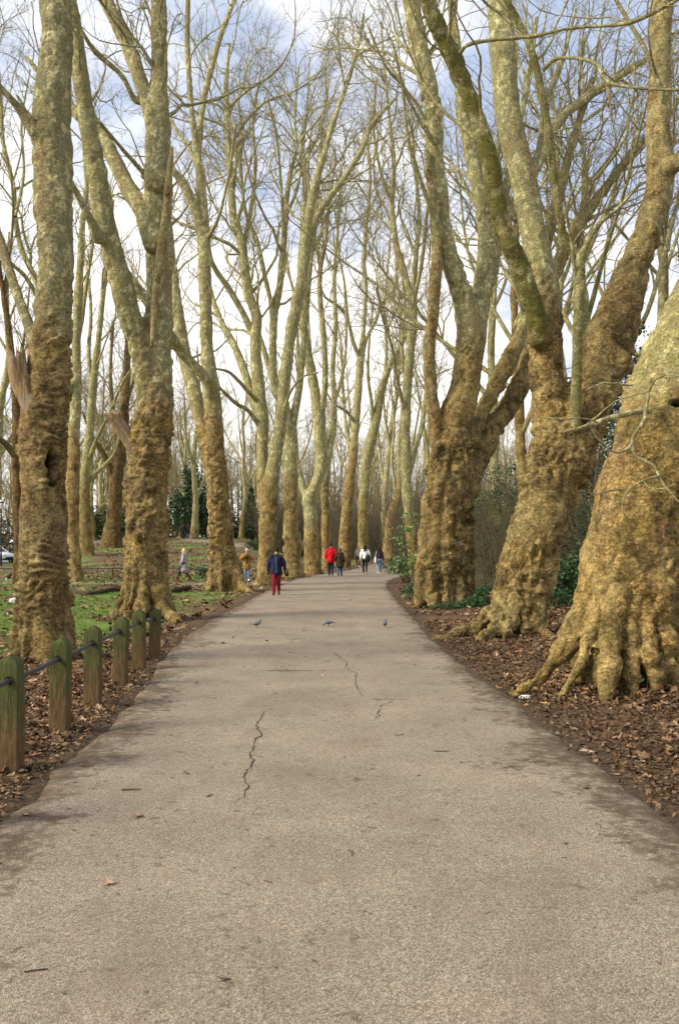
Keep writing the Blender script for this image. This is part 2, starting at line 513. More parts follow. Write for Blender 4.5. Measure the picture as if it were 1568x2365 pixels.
def ribbon(name, Lp, Rp, n, cols, lift, mat, edge_w=.7, extra=None, cracks=None):
    k = np.arange(len(Lp), dtype=float)
    t = np.linspace(0, len(Lp) - 1, n)
    def ev(A): return spline_idx(A, t)
    L, Rr = ev(Lp), ev(Rp)
    c = .5 - .5 * np.cos(np.linspace(0, math.pi, cols))
    jl = .10 * fbm(np.stack([L[:, 0] * .0 + 3, L[:, 1] * 1.3, L[:, 0] * 1.3], 1), 4)
    jr = .10 * fbm(np.stack([Rr[:, 0] * .0 + 8, Rr[:, 1] * 1.3, Rr[:, 0] * 1.3], 1), 4)
    dv = Rr - L; w = np.linalg.norm(dv, axis=1, keepdims=True); dv = dv / w
    L = L + dv * jl[:, None]; Rr = Rr + dv * jr[:, None]
    XY = L[:, None, :] * (1 - c[None, :, None]) + Rr[:, None, :] * c[None, :, None]
    x, y = XY[..., 0].ravel(), XY[..., 1].ravel()
    dist = np.minimum(c, 1 - c)[None, :] * w
    dist = dist.ravel()
    z = T(x, y) + lift * smooth(0, .12, dist) - .01 * (1 - smooth(0, .12, dist))
    edge = (1 - smooth(0, edge_w, dist + .25 * n2(x, y, .9, 3, 4.))) * .8
    if extra is not None: edge = np.maximum(edge, extra(x, y))
    i = np.arange(n - 1)[:, None] * cols + np.arange(cols - 1)[None]
    q = np.stack([i, i + 1, i + cols + 1, i + cols], -1).reshape(-1, 4)
    V = np.stack([x, y, z], 1); faces = [q]; mi = [0] * len(q)
    if cracks:
        cv, cq = cracks
        faces = [np.vstack([q, cq + len(V)])]; mi = [0] * len(q) + [1] * len(cq)
        V = np.vstack([V, cv]); edge = np.concatenate([edge, np.zeros(len(cv))])
    me = mk_mesh(name, V, faces, None, True, {'edge': edge}, mats=[mat, CRACK], matidx=mi)
    o = link(name, me); tag(o, kind='structure'); return o

def spline_idx(A, t):
    A = np.asarray(A, float); i = np.arange(len(A))
    o = np.stack([np.interp(t, i, A[:, 0]), np.interp(t, i, A[:, 1])], 1)
    n = max(3, len(t) // len(A) // 2); ker = np.hanning(2 * n + 3)[1:-1]; ker /= ker.sum(); h = len(ker) // 2
    p = np.vstack([2 * o[0] - o[h:0:-1], o, 2 * o[-1] - o[-2:-h - 2:-1]])
    return np.stack([np.convolve(p[:, c], ker, 'valid') for c in (0, 1)], 1)

def crack_strips():
    def cv(x, y): return (477.9 + .3301 * x, 1433.5 + .3301 * y)
    A = [(400, 640), (380, 700), (350, 750), (380, 810), (330, 850), (325, 920), (300, 965), (335, 990), (295, 1050), (270, 1090), (250, 1130), (300, 1180), (255, 1210), (255, 1250), (190, 1295)]
    B = [(850, 210), (890, 235), (935, 275), (985, 300), (965, 345), (1050, 380), (1035, 440), (1050, 490), (1085, 530), (1100, 560)]
    C_ = [(1095, 625), (1200, 630), (1215, 610), (1310, 570)]
    D = [(1210, 630), (1190, 690), (1175, 710)]
    rng = np.random.default_rng(5)
    Vs, Q, o = [], [], 0
    for line, wid in ((A, .013), (B, .010), (C_, .009), (D, .010)):
        g = np.array([G(*cv(*p))[:2] for p in line])
        pts = []
        for a, b in zip(g[:-1], g[1:]):
            L = np.linalg.norm(b - a); n = max(2, int(L / .045))
            for i in range(n):
                pts.append(a + (b - a) * i / n + rng.normal(0, .011, 2))
        pts.append(g[-1]); pts = np.array(pts)
        n = len(pts)
        tn = np.gradient(pts, axis=0); tn /= np.linalg.norm(tn, axis=1, keepdims=True) + 1e-9
        nm = np.stack([-tn[:, 1], tn[:, 0]], 1)
        w = wid * (.35 + 1.0 * rng.random(n)) * np.clip(np.sin(np.linspace(.12, math.pi - .12, n)) * 1.8, .15, 1) * .5
        for sg in (-1, 1):
            xy = pts + nm * (w * sg)[:, None]
            Vs.append(np.column_stack([xy, T(xy[:, 0], xy[:, 1]) + .0205]))
        i = np.arange(n - 1)
        Q.append(np.stack([o + i, o + i + 1, o + n + i + 1, o + n + i], 1)); o += 2 * n
    return np.vstack(Vs), np.vstack(Q)

# dirt patches lying on the path, from the photograph: (u, v, half width m, half length m, strength)
PATCH = [(670, 1552, .55, .10, .55), (220, 1772, .3, .18, .5), (690, 1480, .5, .5, .3), (1160, 1775, .35, .35, .3), (70, 1895, .45, .12, .7),
         (0, 1960, .35, .1, .6), (1010, 1470, .8, .5, .4), (470, 1490, .5, .6, .35), (1250, 1740, .3, .4, .3), (330, 1650, .3, .2, .35), (900, 1620, .25, .1, .35)]
PATCHG = None
def path_extra(x, y):
    global PATCHG
    if PATCHG is None: PATCHG = [(G(u, v), a, b, s) for u, v, a, b, s in PATCH]
    e = np.zeros(len(x))
    nz = n2(x, y, 4., 4, 6.) * .35
    for g, a, b, s in PATCHG:
        e = np.maximum(e, 1.45 * s * np.clip(1.25 - np.sqrt(((x - g[0]) / a) ** 2 + ((y - g[1]) / b) ** 2) + nz, 0, 1))
    return e

build_ground()
ribbon('path', PL, PR, 620, 61, .016, PATHM, .75, path_extra, crack_strips())
# foot path crossing the lawn on the left, and the path up on the rise, and the road at far left
lp = np.array([(-26, 46.6), (-20, 45.2), (-14, 44.6), (-9, 44.4), (-5, 44.8), (-2.4, 46.5)]); rp = np.array([(-26, 43.8), (-20, 42.6), (-14, 42.0), (-9, 41.8), (-5, 42.2), (-2.2, 43.2)])
ribbon('side_path', lp, rp, 160, 15, .014, PATHM, .45)
up = np.array([G(u, v)[:2] for u, v in [(395, 1240.5), (440, 1244), (490, 1249), (540, 1255), (592, 1262)]])
lw = np.array([G(u, v)[:2] for u, v in [(395, 1246), (440, 1250), (490, 1257), (540, 1264), (592, 1271)]])
ribbon('far_path', up, lw, 90, 9, .03, PATHM, .3)
ROADM = plain('asphalt', (.17, .17, .175), .9, .12, 14)
ribbon('road', np.array([(-60, 96), (-42, 95), (-28, 95), (-22, 97)]), np.array([(-60, 86), (-42, 86), (-29, 86), (-24, 88)]), 60, 7, .03, ROADM, .2)

# ------------------------------------------------------------------ trees
def px3(lst, d0, d1):
    """[(u,v,w[,d])...] -> rows x,y,z,r"""
    n = len(lst); rows = []
    for i, p in enumerate(lst):
        d = p[3] if len(p) > 3 else d0 + (d1 - d0) * i / max(1, n - 1)
        q = P(p[0], p[1], d)
        rows.append((q[0], q[1], q[2], max(p[2] / F * d / 2, .004)))
    return np.array(rows)

def trunk_shell(rows, base, flare, rng, sides=80, step=.06):
    """closed trunk with buttressed foot"""
    L = np.linalg.norm(np.diff(rows[:, :3], axis=0), axis=1).sum()
    n = int(max(24, L / step))
    s = spline(rows, n)
    p, r = s[:, :3], s[:, 3]
    Tn = np.gradient(p, axis=0); Tn /= np.linalg.norm(Tn, axis=1, keepdims=True)
    A = np.array([1., 0, 0]) - Tn[:, :1] * Tn; A /= np.linalg.norm(A, axis=1, keepdims=True)
    B = np.cross(Tn, A)
    th = np.linspace(0, 2 * math.pi, sides, endpoint=False)
    h = np.maximum(p[:, 2] - base, 0)
    K, amp, h0, groove = flare
    lobes = np.full((1, sides), 0.)
    ang = (np.arange(K) + rng.uniform(-.3, .3, K)) / K * 2 * math.pi
    am = rng.uniform(.6, 1.25, K)
    for a, m in zip(ang, am):
        dth = (th - a + math.pi) % (2 * math.pi) - math.pi
        lobes = np.maximum(lobes, m * np.exp(-np.abs(dth / (1.55 / K)) ** 1.8)[None])
    fall = np.exp(-h / h0)[:, None]
    fall2 = np.exp(-(h / (h0 * 2.2)) ** 1.5)[:, None]
    mult = 1 + amp * fall * (lobes + .15) + groove * fall2 * (lobes - .75)
    rad = r[:, None] * mult
    V = p[:, None] + rad[..., None] * (A[:, None] * np.cos(th)[None, :, None] + B[:, None] * np.sin(th)[None, :, None])
    V = V.reshape(-1, 3)
    rr = (np.arange(n - 1) * sides)[:, None]; ss = np.arange(sides)[None]; s2 = (ss + 1) % sides
    q = np.stack([rr + ss, rr + s2, rr + sides + s2, rr + sides + ss], -1).reshape(-1, 4)
    V = np.vstack([V, p[0], p[-1]]); k = len(V); ss = np.arange(sides); s2 = (ss + 1) % sides; o = (n - 1) * sides
    return V, [q, np.vstack([np.stack([s2, ss, np.full(sides, k - 2)], 1), np.stack([o + ss, o + s2, np.full(sides, k - 1)], 1)])], s

def nearest(V, polys):
    """for each vertex: index of the limb it belongs to and the limb radius there"""
    best = np.full(len(V), 1e9); who = np.zeros(len(V), int); rl = np.ones(len(V))
    for i, s in enumerate(polys):
        S = s[:: max(1, len(s) // 70)]
        for a in range(0, len(V), 20000):
            v = V[a:a + 20000]
            D = np.sqrt(((v[:, None] - S[None, :, :3]) ** 2).sum(2)) / S[None, :, 3]
            j = D.argmin(1); m = D[np.arange(len(v)), j]
            up = m < best[a:a + 20000]
            best[a:a + 20000] = np.where(up, m, best[a:a + 20000])
            who[a:a + 20000] = np.where(up, i, who[a:a + 20000])
            rl[a:a + 20000] = np.where(up, S[j, 3], rl[a:a + 20000])
    return who, rl

def billow(p, octv=3):
    s_, a_ = 0, 1.
    for k_ in range(octv):
        s_ = s_ + a_ * np.abs(perlin(p * 2.07 ** k_ + 11.7 * k_)); a_ *= .5
    return s_

def bark_relief(V, N, h, rl, bk, burr, wrinkle, seed, amp=1.):
    q = V + seed
    sc = np.clip(rl / .42, .12, 1.2)
    rough = 1.15 - .9 * np.clip(bk, 0, 1)
    d = .060 * fbm(q * 1.1, 3) * sc
    # sharp, broken folds across the trunk, patchy and of changing pitch
    wp = q + .35 * np.stack([perlin(q * 1.7), perlin(q * 1.7 + 31), .6 * perlin(q * 1.7 + 57)], 1)
    wm = smooth(-.35, .40, fbm(q * np.array([1.6, 1.6, 1.1]) + 3, 2))
    c1 = fbm(wp * np.array([1.9, 1.9, 7.0]), 3)
    d += wrinkle * .042 * (np.abs(c1) ** .7 - .35) * wm * sc * rough * (.25 + .75 * smooth(.3, 1.4, h))
    # burls: rounded knobs with sharp creases between
    m = (.06 + .94 * smooth(-.10, .38, fbm(q * .55 + 9, 2))) * burr
    d += m * sc * (.165 * (billow(q * np.array([2.9, 2.9, 2.4])) - .42))
    d += .016 * fbm(q * 6.0, 3) * sc + .007 * (billow(q * 11.0, 2) - .35) * sc * (.3 + .7 * rough)
    return V + N * (d * amp)[:, None]

def grow(par, specs, seed):
    """par: list of rows (n,4).  Returns verts, quads, bk of all generated branches (levels in specs)."""
    rng = np.random.default_rng(seed)
    M0 = 16
    Pp = np.stack([spline(p, M0) for p in par])
    Pt, Rd = Pp[:, :, :3], Pp[:, :, 3]
    outV, outQ, outB, off = [], [], [], 0
    for sp in specs:
        N, M, _ = Pt.shape
        seg = np.linalg.norm(np.diff(Pt, axis=1), axis=2); Lp = seg.sum(1)
        cnt = np.maximum(1, rng.poisson(np.clip(Lp * sp['dens'], 1, sp.get('max', 40))))
        if 'fix' in sp: cnt = np.full(N, sp['fix'])
        idx = np.repeat(np.arange(N), cnt); n = len(idx)
        t = sp.get('t0', .2) + (1 - sp.get('t0', .2)) * rng.random(n) ** sp.get('tp', .8)
        f = t * (M - 1); k = np.clip(f.astype(int), 0, M - 2); f = (f - k)[:, None]
        p0 = Pt[idx, k] * (1 - f) + Pt[idx, k + 1] * f
        tg = Pt[idx, k + 1] - Pt[idx, k]; tg /= np.linalg.norm(tg, axis=1, keepdims=True) + 1e-9
        rp = Rd[idx, k] * (1 - f[:, 0]) + Rd[idx, k + 1] * f[:, 0]
        rv = rng.normal(size=(n, 3)); rv -= (rv * tg).sum(1, keepdims=True) * tg
        rv /= np.linalg.norm(rv, axis=1, keepdims=True) + 1e-9
        a = np.radians(rng.normal(sp['ang'], 9, n))[:, None]
        dr = tg * np.cos(a) + rv * np.sin(a)
        ln = np.clip(Lp[idx] * sp['lf'] * (1.1 - .55 * t), sp['lmin'], sp['lmax']) * rng.uniform(.6, 1.25, n)
        r0 = np.clip(np.minimum(rp * sp.get('rf', .6), ln * sp.get('rl', .014)), sp['rmin'], None)
        m = sp['pts']
        pts = np.empty((n, m, 3)); pts[:, 0] = p0
        st = (ln / (m - 1))[:, None]
        for j in range(1, m):
            dr = dr + rng.normal(0, sp['wob'], (n, 3)); dr[:, 2] += sp['up']
            dr /= np.linalg.norm(dr, axis=1, keepdims=True)
            pts[:, j] = pts[:, j - 1] + dr * st
        rad = r0[:, None] * (1 - (1 - sp.get('tip', .35)) * np.linspace(0, 1, m)[None] ** .9)
        V, Q = tubes(pts, rad, sp['sides'])
        outV.append(V); outQ.append(Q + off); off += len(V)
        bkv = np.interp(rad, [.0035, .010, .022], [1.85, 1.3, .95])
        outB.append(np.repeat(bkv.ravel(), sp['sides']))
        Pt, Rd = pts, rad
    return np.vstack(outV), np.vstack(outQ), np.concatenate(outB)

def crown_specs(d, dense=1., fine=True):
    tw = .0035 if d < 20 else (.0045 if d < 40 else .0065)
    s = [dict(dens=.85 * dense, max=18, t0=.25, ang=38, lf=.42, lmin=1.0, lmax=6.5, rmin=.012, rf=.55, rl=.012, pts=11, wob=.20, up=.06, sides=6, tip=.3),
         dict(dens=1.9 * dense, max=12, t0=.15, ang=40, lf=.5, lmin=.5, lmax=2.4, rmin=.007, rf=.55, rl=.010, pts=8, wob=.23, up=.05, sides=4, tip=.4)]
    if fine:
        s.append(dict(dens=4.2 * dense, max=8, t0=.1, ang=42, lf=.5, lmin=.3, lmax=1.1, rmin=tw, rf=.5, rl=.006, pts=5, wob=.2, up=.03, sides=3, tip=.6))
    return s

def bk_of(h, lo, hi, top=1.0):
    return smooth(lo, hi, h) * top

def add_crown(root, loc, par, specs, seed, moss=.1, name='crown', label=None, bkadd=0.):
    V, Q, B = grow(par, specs, seed)
    me = mk_mesh(name, V - loc, [Q], BARK, True, {'bk': np.clip(B + bkadd, 0, 2), 'moss': np.full(len(V), moss)})
    o = link(name, me, root)
    if label: o['label'] = label
    return o

def plane_tree(label, trunk, d, limbs=(), roots=(), voxel=None, flare=(7, .5, .45, .2), bk=(2.5, 6.), burr=.3, wrinkle=1., seed=1, d1=None,
               crown=None, cpar=None, tone=(1., 1., 1.), holes=(), group='London plane trees lining the path', name='plane_tree', moss=.12, dense=1., cat='tree', bktop=1.0, fine=True, extra_par=()):
    """trunk and limbs as pixel rows; limbs: (rows, d0, d1, moss)"""
    rng = np.random.default_rng(seed + 100)
    tr = px3(trunk, d, d if d1 is None else d1)
    # foot on the ground
    k = np.argmax(tr[:, 2] > T(tr[:, 0], tr[:, 1])) if (tr[:, 2] > T(tr[:, 0], tr[:, 1])).any() else 0
    k0 = max(0, k - 1)
    a, b = tr[k0], tr[k]
    za, zb = a[2] - T1(a[0], a[1]), b[2] - T1(b[0], b[1])
    f = 0 if za >= 0 or k == k0 else -za / (zb - za)
    fx = a + (b - a) * f
    loc = np.array([fx[0], fx[1], T1(fx[0], fx[1])])
    if tr[0, 2] > loc[2] - .3:
        e = tr[0].copy(); e[2] = loc[2] - .45; e[3] *= 1.05; tr = np.vstack([e, tr]) if tr[0, 2] > loc[2] - .2 else tr
    root = thing(name, loc, label, cat, group)
    lrows = [px3(l[0], l[1], l[2]) for l in limbs]
    lm = [l[3] if len(l) > 3 else moss for l in limbs]
    lb = [l[4] if len(l) > 4 else 1. for l in limbs]
    # collars where limbs leave the trunk
    for r in lrows:
        r[0, 3] *= 1.15
    if voxel:
        V0_, f0, s0 = trunk_shell(tr, loc[2], flare, rng)
        parts = [(V0_, f0)]; polys = [s0]; big = []
        for i, r in enumerate(lrows):
            if r[:2, 3].mean() > voxel * 1.6:
                # cut the limb where it gets thinner than the voxels carry
                j = np.argmax(r[:, 3] < voxel * 1.15) if (r[:, 3] < voxel * 1.15).any() else len(r)
                if j < 3: j = min(3, len(r))
                L = np.linalg.norm(np.diff(r[:j, :3], axis=0), axis=1).sum()
                parts.append(ctube(r[:j, :3], r[:j, 3], 22, max(12, int(L / .12))))
                polys.append(spline(r[:j], max(14, int(L / .12)))); big.append(i)
        for rt in roots:
            rr = px3(rt, d, d); w_ = .05 * np.sin(np.linspace(0, 9, len(rr)) + rr[0, 0] * 9); rr[:, 3] *= 1 + w_
            parts.append(ctube(rr[:, :3], rr[:, 3], 16, 24))
        V, fs, N = union(parts, voxel, 5, .5)
        who, rl = nearest(V, polys)
        h = V[:, 2] - loc[2]
        bkv = bk_of(h, *bk, top=bktop)
        # thin limbs carry younger, smoother bark
        bkv = np.where(who > 0, np.maximum(bkv, smooth(.34, .12, rl) * bktop), bkv)
        mv = np.full(len(V), moss) + .12 * smooth(.7, .0, h)
        for j, i in enumerate(big):
            mv = np.where(who == j + 1, lm[i], mv); bkv = np.where(who == j + 1, bkv * lb[i], bkv)
        rot_shade = np.zeros(len(V))
        V = bark_relief(V, N, h, rl, bkv, burr, wrinkle, seed * 3.7)
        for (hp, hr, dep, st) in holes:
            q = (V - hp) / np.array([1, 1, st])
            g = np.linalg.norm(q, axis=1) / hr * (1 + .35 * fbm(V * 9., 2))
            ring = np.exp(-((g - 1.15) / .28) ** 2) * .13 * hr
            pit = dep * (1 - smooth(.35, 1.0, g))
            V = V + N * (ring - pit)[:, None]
            rot_shade = np.maximum(rot_shade, 1 - smooth(.45, .95, g))  # mask for rotten wood and the painted-in shade of the pit
        f4 = fs[0] if len(fs) == 1 else None
        q = np.vstack([f for f in fs if f.shape[1] == 4])
        fw = who[q[:, 0]]
        for j in range(len(polys)):
            sel = q[fw == j]
            if not len(sel): continue
            u, inv = np.unique(sel, return_inverse=True)
            me = mk_mesh('m', V[u] - loc, [inv.reshape(-1, 4)], BARK, True, {'bk': bkv[u], 'moss': mv[u], 'rot_shade': rot_shade[u]})
            nm = 'trunk' if j == 0 else 'limb'; me.name = nm
            link(nm, me, root)
        # thin continuation of each limb
        for i, r in enumerate(lrows):
            if i in big:
                j = np.argmax(r[:, 3] < voxel * 1.15) if (r[:, 3] < voxel * 1.15).any() else len(r)
                if j < 3: j = min(3, len(r))
                if j >= len(r): continue
                r = r[j - 1:]
            s = spline(r, max(10, len(r) * 6))
            simple_limb(root, loc, s, lm[i], seed, 10, h0=loc[2], bk=bk, bktop=bktop * lb[i])
    else:
        sd = 20 if d < 45 else 14
        V0_, f0, s0 = trunk_shell(tr, loc[2], flare, rng, sd if d > 30 else 40, .16 if d < 60 else .3)
        h = V0_[:, 2] - loc[2]
        who, rl = nearest(V0_, [s0])
        bkv = bk_of(h, *bk, top=bktop)
        c = np.repeat(s0[:, :3], (len(V0_) - 2) // len(s0), axis=0); N = V0_[:-2] - c; N = np.vstack([N, [[0, 0, -1], [0, 0, 1]]]); N /= np.linalg.norm(N, axis=1, keepdims=True)
        V0_ = bark_relief(V0_, N, h, rl, bkv, burr, wrinkle, seed * 3.7, 1.25)
        me = mk_mesh('trunk', V0_ - loc, f0, BARK, True, {'bk': bkv, 'moss': np.full(len(V0_), moss)})
        link('trunk', me, root)
        for i, r in enumerate(lrows):
            s = spline(r, max(14, len(r) * 5))
            simple_limb(root, loc, s, lm[i], seed + i, 10 if d < 45 else 8, h0=loc[2], bk=bk, bktop=bktop * lb[i])
        polys = [s0]
    # crown: branches and twigs from the upper limbs
    par = [r for r in lrows]
    hh = tr[:, 2] - loc[2]
    upper = tr[hh > (5.0 if cpar is None else cpar)]
    if len(upper) >= 2: par.append(upper)
    par += list(extra_par)
    if par and crown != 0:
        add_crown(root, loc, par, crown or crown_specs(d, dense, fine), seed, moss)
    for o in root.children: o.color = (*tone, 1)
    return root, loc

def simple_limb(root, loc, s, moss, seed, sides, h0=0., bk=(2, 6), bktop=1., name='limb', bkv=None):
    V, Q = tubes(s[None, :, :3], s[None, :, 3], sides)
    rl = np.repeat(s[:, 3], sides)
    c = np.repeat(s[:, :3], sides, axis=0); N = V - c; N /= np.linalg.norm(N, axis=1, keepdims=True) + 1e-9
    h = V[:, 2] - h0
    b = np.maximum(bk_of(h, *bk, top=bktop), smooth(.34, .10, rl) * bktop)
    b = np.where(rl < .03, np.interp(rl, [.008, .03], [1.7, 1.]), b)
    if bkv is not None: b = np.full(len(V), bkv)
    V = bark_relief(V, N, h, rl, b, .15, .7, seed * 1.9, .9)
    # close the tip
    V = np.vstack([V, s[-1, :3]]); k = len(V) - 1; o = (len(s) - 1) * sides; j = np.arange(sides)
    tri = np.stack([o + j, o + (j + 1) % sides, np.full(sides, k)], 1)
    b = np.append(b, b[-1])
    me = mk_mesh(name, V - loc, [Q, tri], BARK, True, {'bk': b, 'moss': np.full(len(V), moss)})
    return link(name, me, root)
# ------------------------------------------------------------------ the avenue
LG = 'plane trees along the left of the path'
RG = 'plane trees along the right of the path'

def wood_stub(root, loc, rows, seed, label):
    """a snapped-off limb: bare torn wood with a jagged end"""
    rng = np.random.default_rng(seed)
    s = spline(rows, 22); sides = 26
    V, Q = tubes(s[None, :, :3], s[None, :, 3], sides)
    th = np.tile(np.arange(sides), len(s))
    ax = s[-1, :3] - s[-4, :3]; ax /= np.linalg.norm(ax)
    jag = rng.normal(0, 1, sides); jag = (jag + np.roll(jag, 1) * .7)
    tt = np.repeat(np.linspace(0, 1, len(s)), sides)
    V = V + ax[None] * (jag[th] * .05 * smooth(.7, 1., tt))[:, None]
    c = np.repeat(s[:, :3], sides, axis=0); N = V - c; N /= np.linalg.norm(N, axis=1, keepdims=True)
    V = V + N * (.045 * fbm(np.stack([np.cos(th / sides * 2 * math.pi) * 4.5, np.sin(th / sides * 2 * math.pi) * 4.5, tt * 1.0 + seed], 1), 3))[:, None]
    V = np.vstack([V, s[-1, :3] - ax * .05]); k = len(V) - 1; o = (len(s) - 1) * sides; j = np.arange(sides)
    tri = np.stack([o + j, o + (j + 1) % sides, np.full(sides, k)], 1)
    me = mk_mesh('broken_stub', V - loc, [Q, tri], STUBM, True)
    o = link('broken_stub', me, root); o['label'] = label
    return o

STUBM, _nt, _b = new_mat('torn_wood'); _k = NT(_nt)
_p = _k.pos(); _n = _k.noise(_k.mapv(_p, (9, 9, 1.2)), 3.0, 5, .65)
_k.l(_k.mix(_k.ramp(_k.noise(_p, 3, 3), [(.45, .0), (.6, .55)]), _k.ramp(_n, [(.3, (.06, .034, .016)), (.5, (.25, .16, .075)), (.7, (.43, .31, .17))]), (.30, .26, .20)), _b.inputs['Base Color'])
_k.bump(_n, _b, .8, .03)

# --- left 1: the big straight trunk at the left
hp = P(124, 1066, 13.69)
L1, l1 = plane_tree('massive straight plane trunk with dark oval hollow, behind the mossy fence posts', [
    (98, 1575, 138), (98, 1530, 124), (98, 1480, 118), (99, 1400, 114), (98, 1300, 108), (98, 1200, 105), (99, 1100, 102), (101, 1000, 106), (112, 900, 100),
    (120, 800, 84), (126, 700, 80), (128, 600, 78), (123, 500, 82), (122, 400, 84), (121, 320, 90), (125, 200, 77), (130, 100, 74), (130, 0, 68), (128, -200, 60), (120, -500, 48), (125, -800, 30)], 14.0,
    limbs=[([(115, 345, 54), (82, 300, 36), (40, 245, 20), (0, 200, 16), (-60, 130, 12), (-130, 20, 8)], 14, 13.2),
           ([(100, 850, 40), (72, 768, 28), (30, 650, 24), (0, 555, 22), (-40, 430, 18), (-70, 250, 12)], 14.1, 16.),
           ([(120, -150, 46), (60, -300, 38), (0, -450, 28), (-60, -620, 16)], 14, 13)],
    roots=[[(92, 1400, 56, 14.), (66, 1500, 46, 13.9), (40, 1548, 34, 13.8), (5, 1580, 22, 13.6), (-25, 1592, 12, 13.6)], [(110, 1400, 50, 13.9), (142, 1498, 40, 13.85), (162, 1534, 28, 13.9), (195, 1552, 18, 14.), (215, 1556, 10, 14.1)],
           [(100, 1410, 50, 13.8), (102, 1520, 38, 13.55), (104, 1548, 30, 13.4), (112, 1568, 20, 13.2)]],
    voxel=.022, flare=(13, .26, .40, .30), bk=(3.4, 6.6), burr=.55, wrinkle=3.0, seed=1, cpar=7, tone=(.82, .81, .83), holes=[(hp, .14, .30, 2.2), (P(122, 1118, 13.69), .13, .07, .45)], group=LG, dense=.8, fine=True, moss=.10, bktop=.9)
wood_stub(L1, l1, px3([(90, 975, 50), (60, 905, 44), (42, 860, 38), (35, 816, 36)], 13.9, 13.8), 3, 'snapped limb of bare orange brown wood')
# --- left 2
L2, l2 = plane_tree('forked plane tree with torn orange stub, beyond the end of the post fence', [
    (332, 1460, 128), (332, 1428, 112), (333, 1380, 102), (336, 1300, 97), (338, 1200, 97), (343, 1100, 96), (350, 1000, 92), (357, 930, 80), (360, 850, 72), (365, 750, 64), (368, 650, 60), (366, 550, 62),
    (365, 470, 63), (366, 400, 60), (368, 330, 52), (368, 250, 42), (369, 150, 38), (366, 0, 34), (362, -200, 26), (355, -400, 16)], 22.3,
    limbs=[([(350, 930, 60), (328, 810, 57), (300, 730, 54), (268, 610, 52), (240, 500, 48), (215, 350, 44), (190, 200, 38), (172, 60, 32), (150, -80, 26), (120, -250, 16)], 22.3, 20.5, .3),
           ([(228, 548, 30), (213, 515, 22), (190, 470, 18), (163, 420, 16), (100, 330, 12), (40, 220, 8)], 21.3, 20., .25),
           ([(364, 420, 50), (352, 280, 38), (330, 205, 36), (300, 115, 34), (270, 50, 32), (245, 0, 30), (215, -80, 24), (180, -200, 14)], 22, 23.5),
           ([(358, 560, 50), (330, 485, 46), (300, 440, 40), (270, 380, 38), (238, 320, 34), (205, 280, 28), (172, 255, 24), (120, 200, 16), (60, 130, 9)], 22, 24.2),
           ([(330, 235, 14), (310, 228, 14), (280, 172, 13), (220, 118, 12), (190, 70, 10), (168, 22, 8), (140, -40, 6)], 22.6, 21.),
           ([(345, 430, 12), (330, 398, 11), (280, 340, 10), (220, 268, 8), (190, 200, 5)], 22.2, 21.)],
    roots=[[(325, 1320, 40, 22.3), (296, 1392, 32, 22.1), (275, 1420, 26, 22.), (250, 1440, 18, 21.8), (225, 1452, 10, 21.6)], [(345, 1310, 40, 22.2), (372, 1390, 32, 21.9), (388, 1418, 26, 21.6), (410, 1438, 20, 21.2), (440, 1450, 10, 21.2)],
           [(332, 1330, 40, 22.2), (328, 1410, 30, 21.7), (325, 1434, 22, 21.4), (318, 1448, 14, 21.2)]],
    voxel=.03, flare=(14, .36, .5, .30), bk=(4.2, 6.4), tone=(.91, .90, .92), burr=.7, wrinkle=2.0, seed=2, cpar=9, group=LG, dense=.9)
wood_stub(L2, l2, px3([(324, 1058, 36), (298, 1014, 33), (272, 976, 31), (257, 954, 30)], 22.25, 22.0), 5, 'snapped stub of bare torn wood')
_o = simple_limb(L2, l2, spline(px3([(350, 800, 8), (355, 740, 14), (357, 690, 16), (367, 600, 18), (374, 540, 15), (384, 480, 16), (388, 420, 15), (394, 375, 13), (397, 338, 7)], 21.80, 21.78), 60), 0., 77, 14, h0=l2[2], name='dead_limb', bkv=.45)
_o['label'] = 'dead reddish brown limb against the trunk'
# --- left 3
plane_tree('plane tree with slender ringed trunk, beside the walker in grey coat', [
    (520, 1395, 84), (520, 1366, 72), (518, 1320, 62), (512, 1250, 57), (506, 1180, 54), (500, 1100, 46), (494, 1000, 44), (488, 900, 39), (478, 800, 30), (475, 700, 29), (472, 600, 30), (468, 500, 28), (461, 400, 20), (456, 350, 18)], 36,
    limbs=[([(457, 365, 16), (447, 290, 15), (440, 220, 14), (433, 110, 14), (434, 0, 13), (438, -120, 8)], 36, 35.), ([(456, 358, 17), (467, 250, 15), (490, 150, 14), (512, 75, 13), (540, 0, 11), (570, -80, 7)], 36, 37.),
           ([(492, 925, 34), (479, 878, 26), (419, 813, 25), (390, 770, 24), (335, 690, 22), (280, 610, 18), (245, 550, 10)], 36, 33, .4), ([(496, 1085, 40), (469, 990, 33), (447, 900, 33), (429, 829, 32), (410, 720, 28), (398, 620, 24), (385, 480, 18), (380, 300, 12)], 36.3, 39),
           ([(470, 545, 24), (450, 480, 22), (425, 425, 20), (395, 385, 17), (340, 290, 10)], 36, 35), ([(457, 390, 11), (440, 350, 10), (395, 275, 9), (350, 185, 6)], 36, 37), ([(474, 560, 11), (505, 500, 9), (530, 400, 7), (545, 280, 5)], 36, 34)],
    roots=[[(540, 1310, 36, 36), (556, 1350, 24, 35.6), (580, 1368, 12, 35.2)], [(498, 1320, 34, 36), (484, 1362, 20, 35.6), (470, 1372, 10, 35.4)]],
    voxel=.042, flare=(8, .34, .6, .2), bk=(4.8, 8.5), tone=(.97, .945, .95), burr=.6, wrinkle=2.6, seed=3, cpar=9, group=LG)
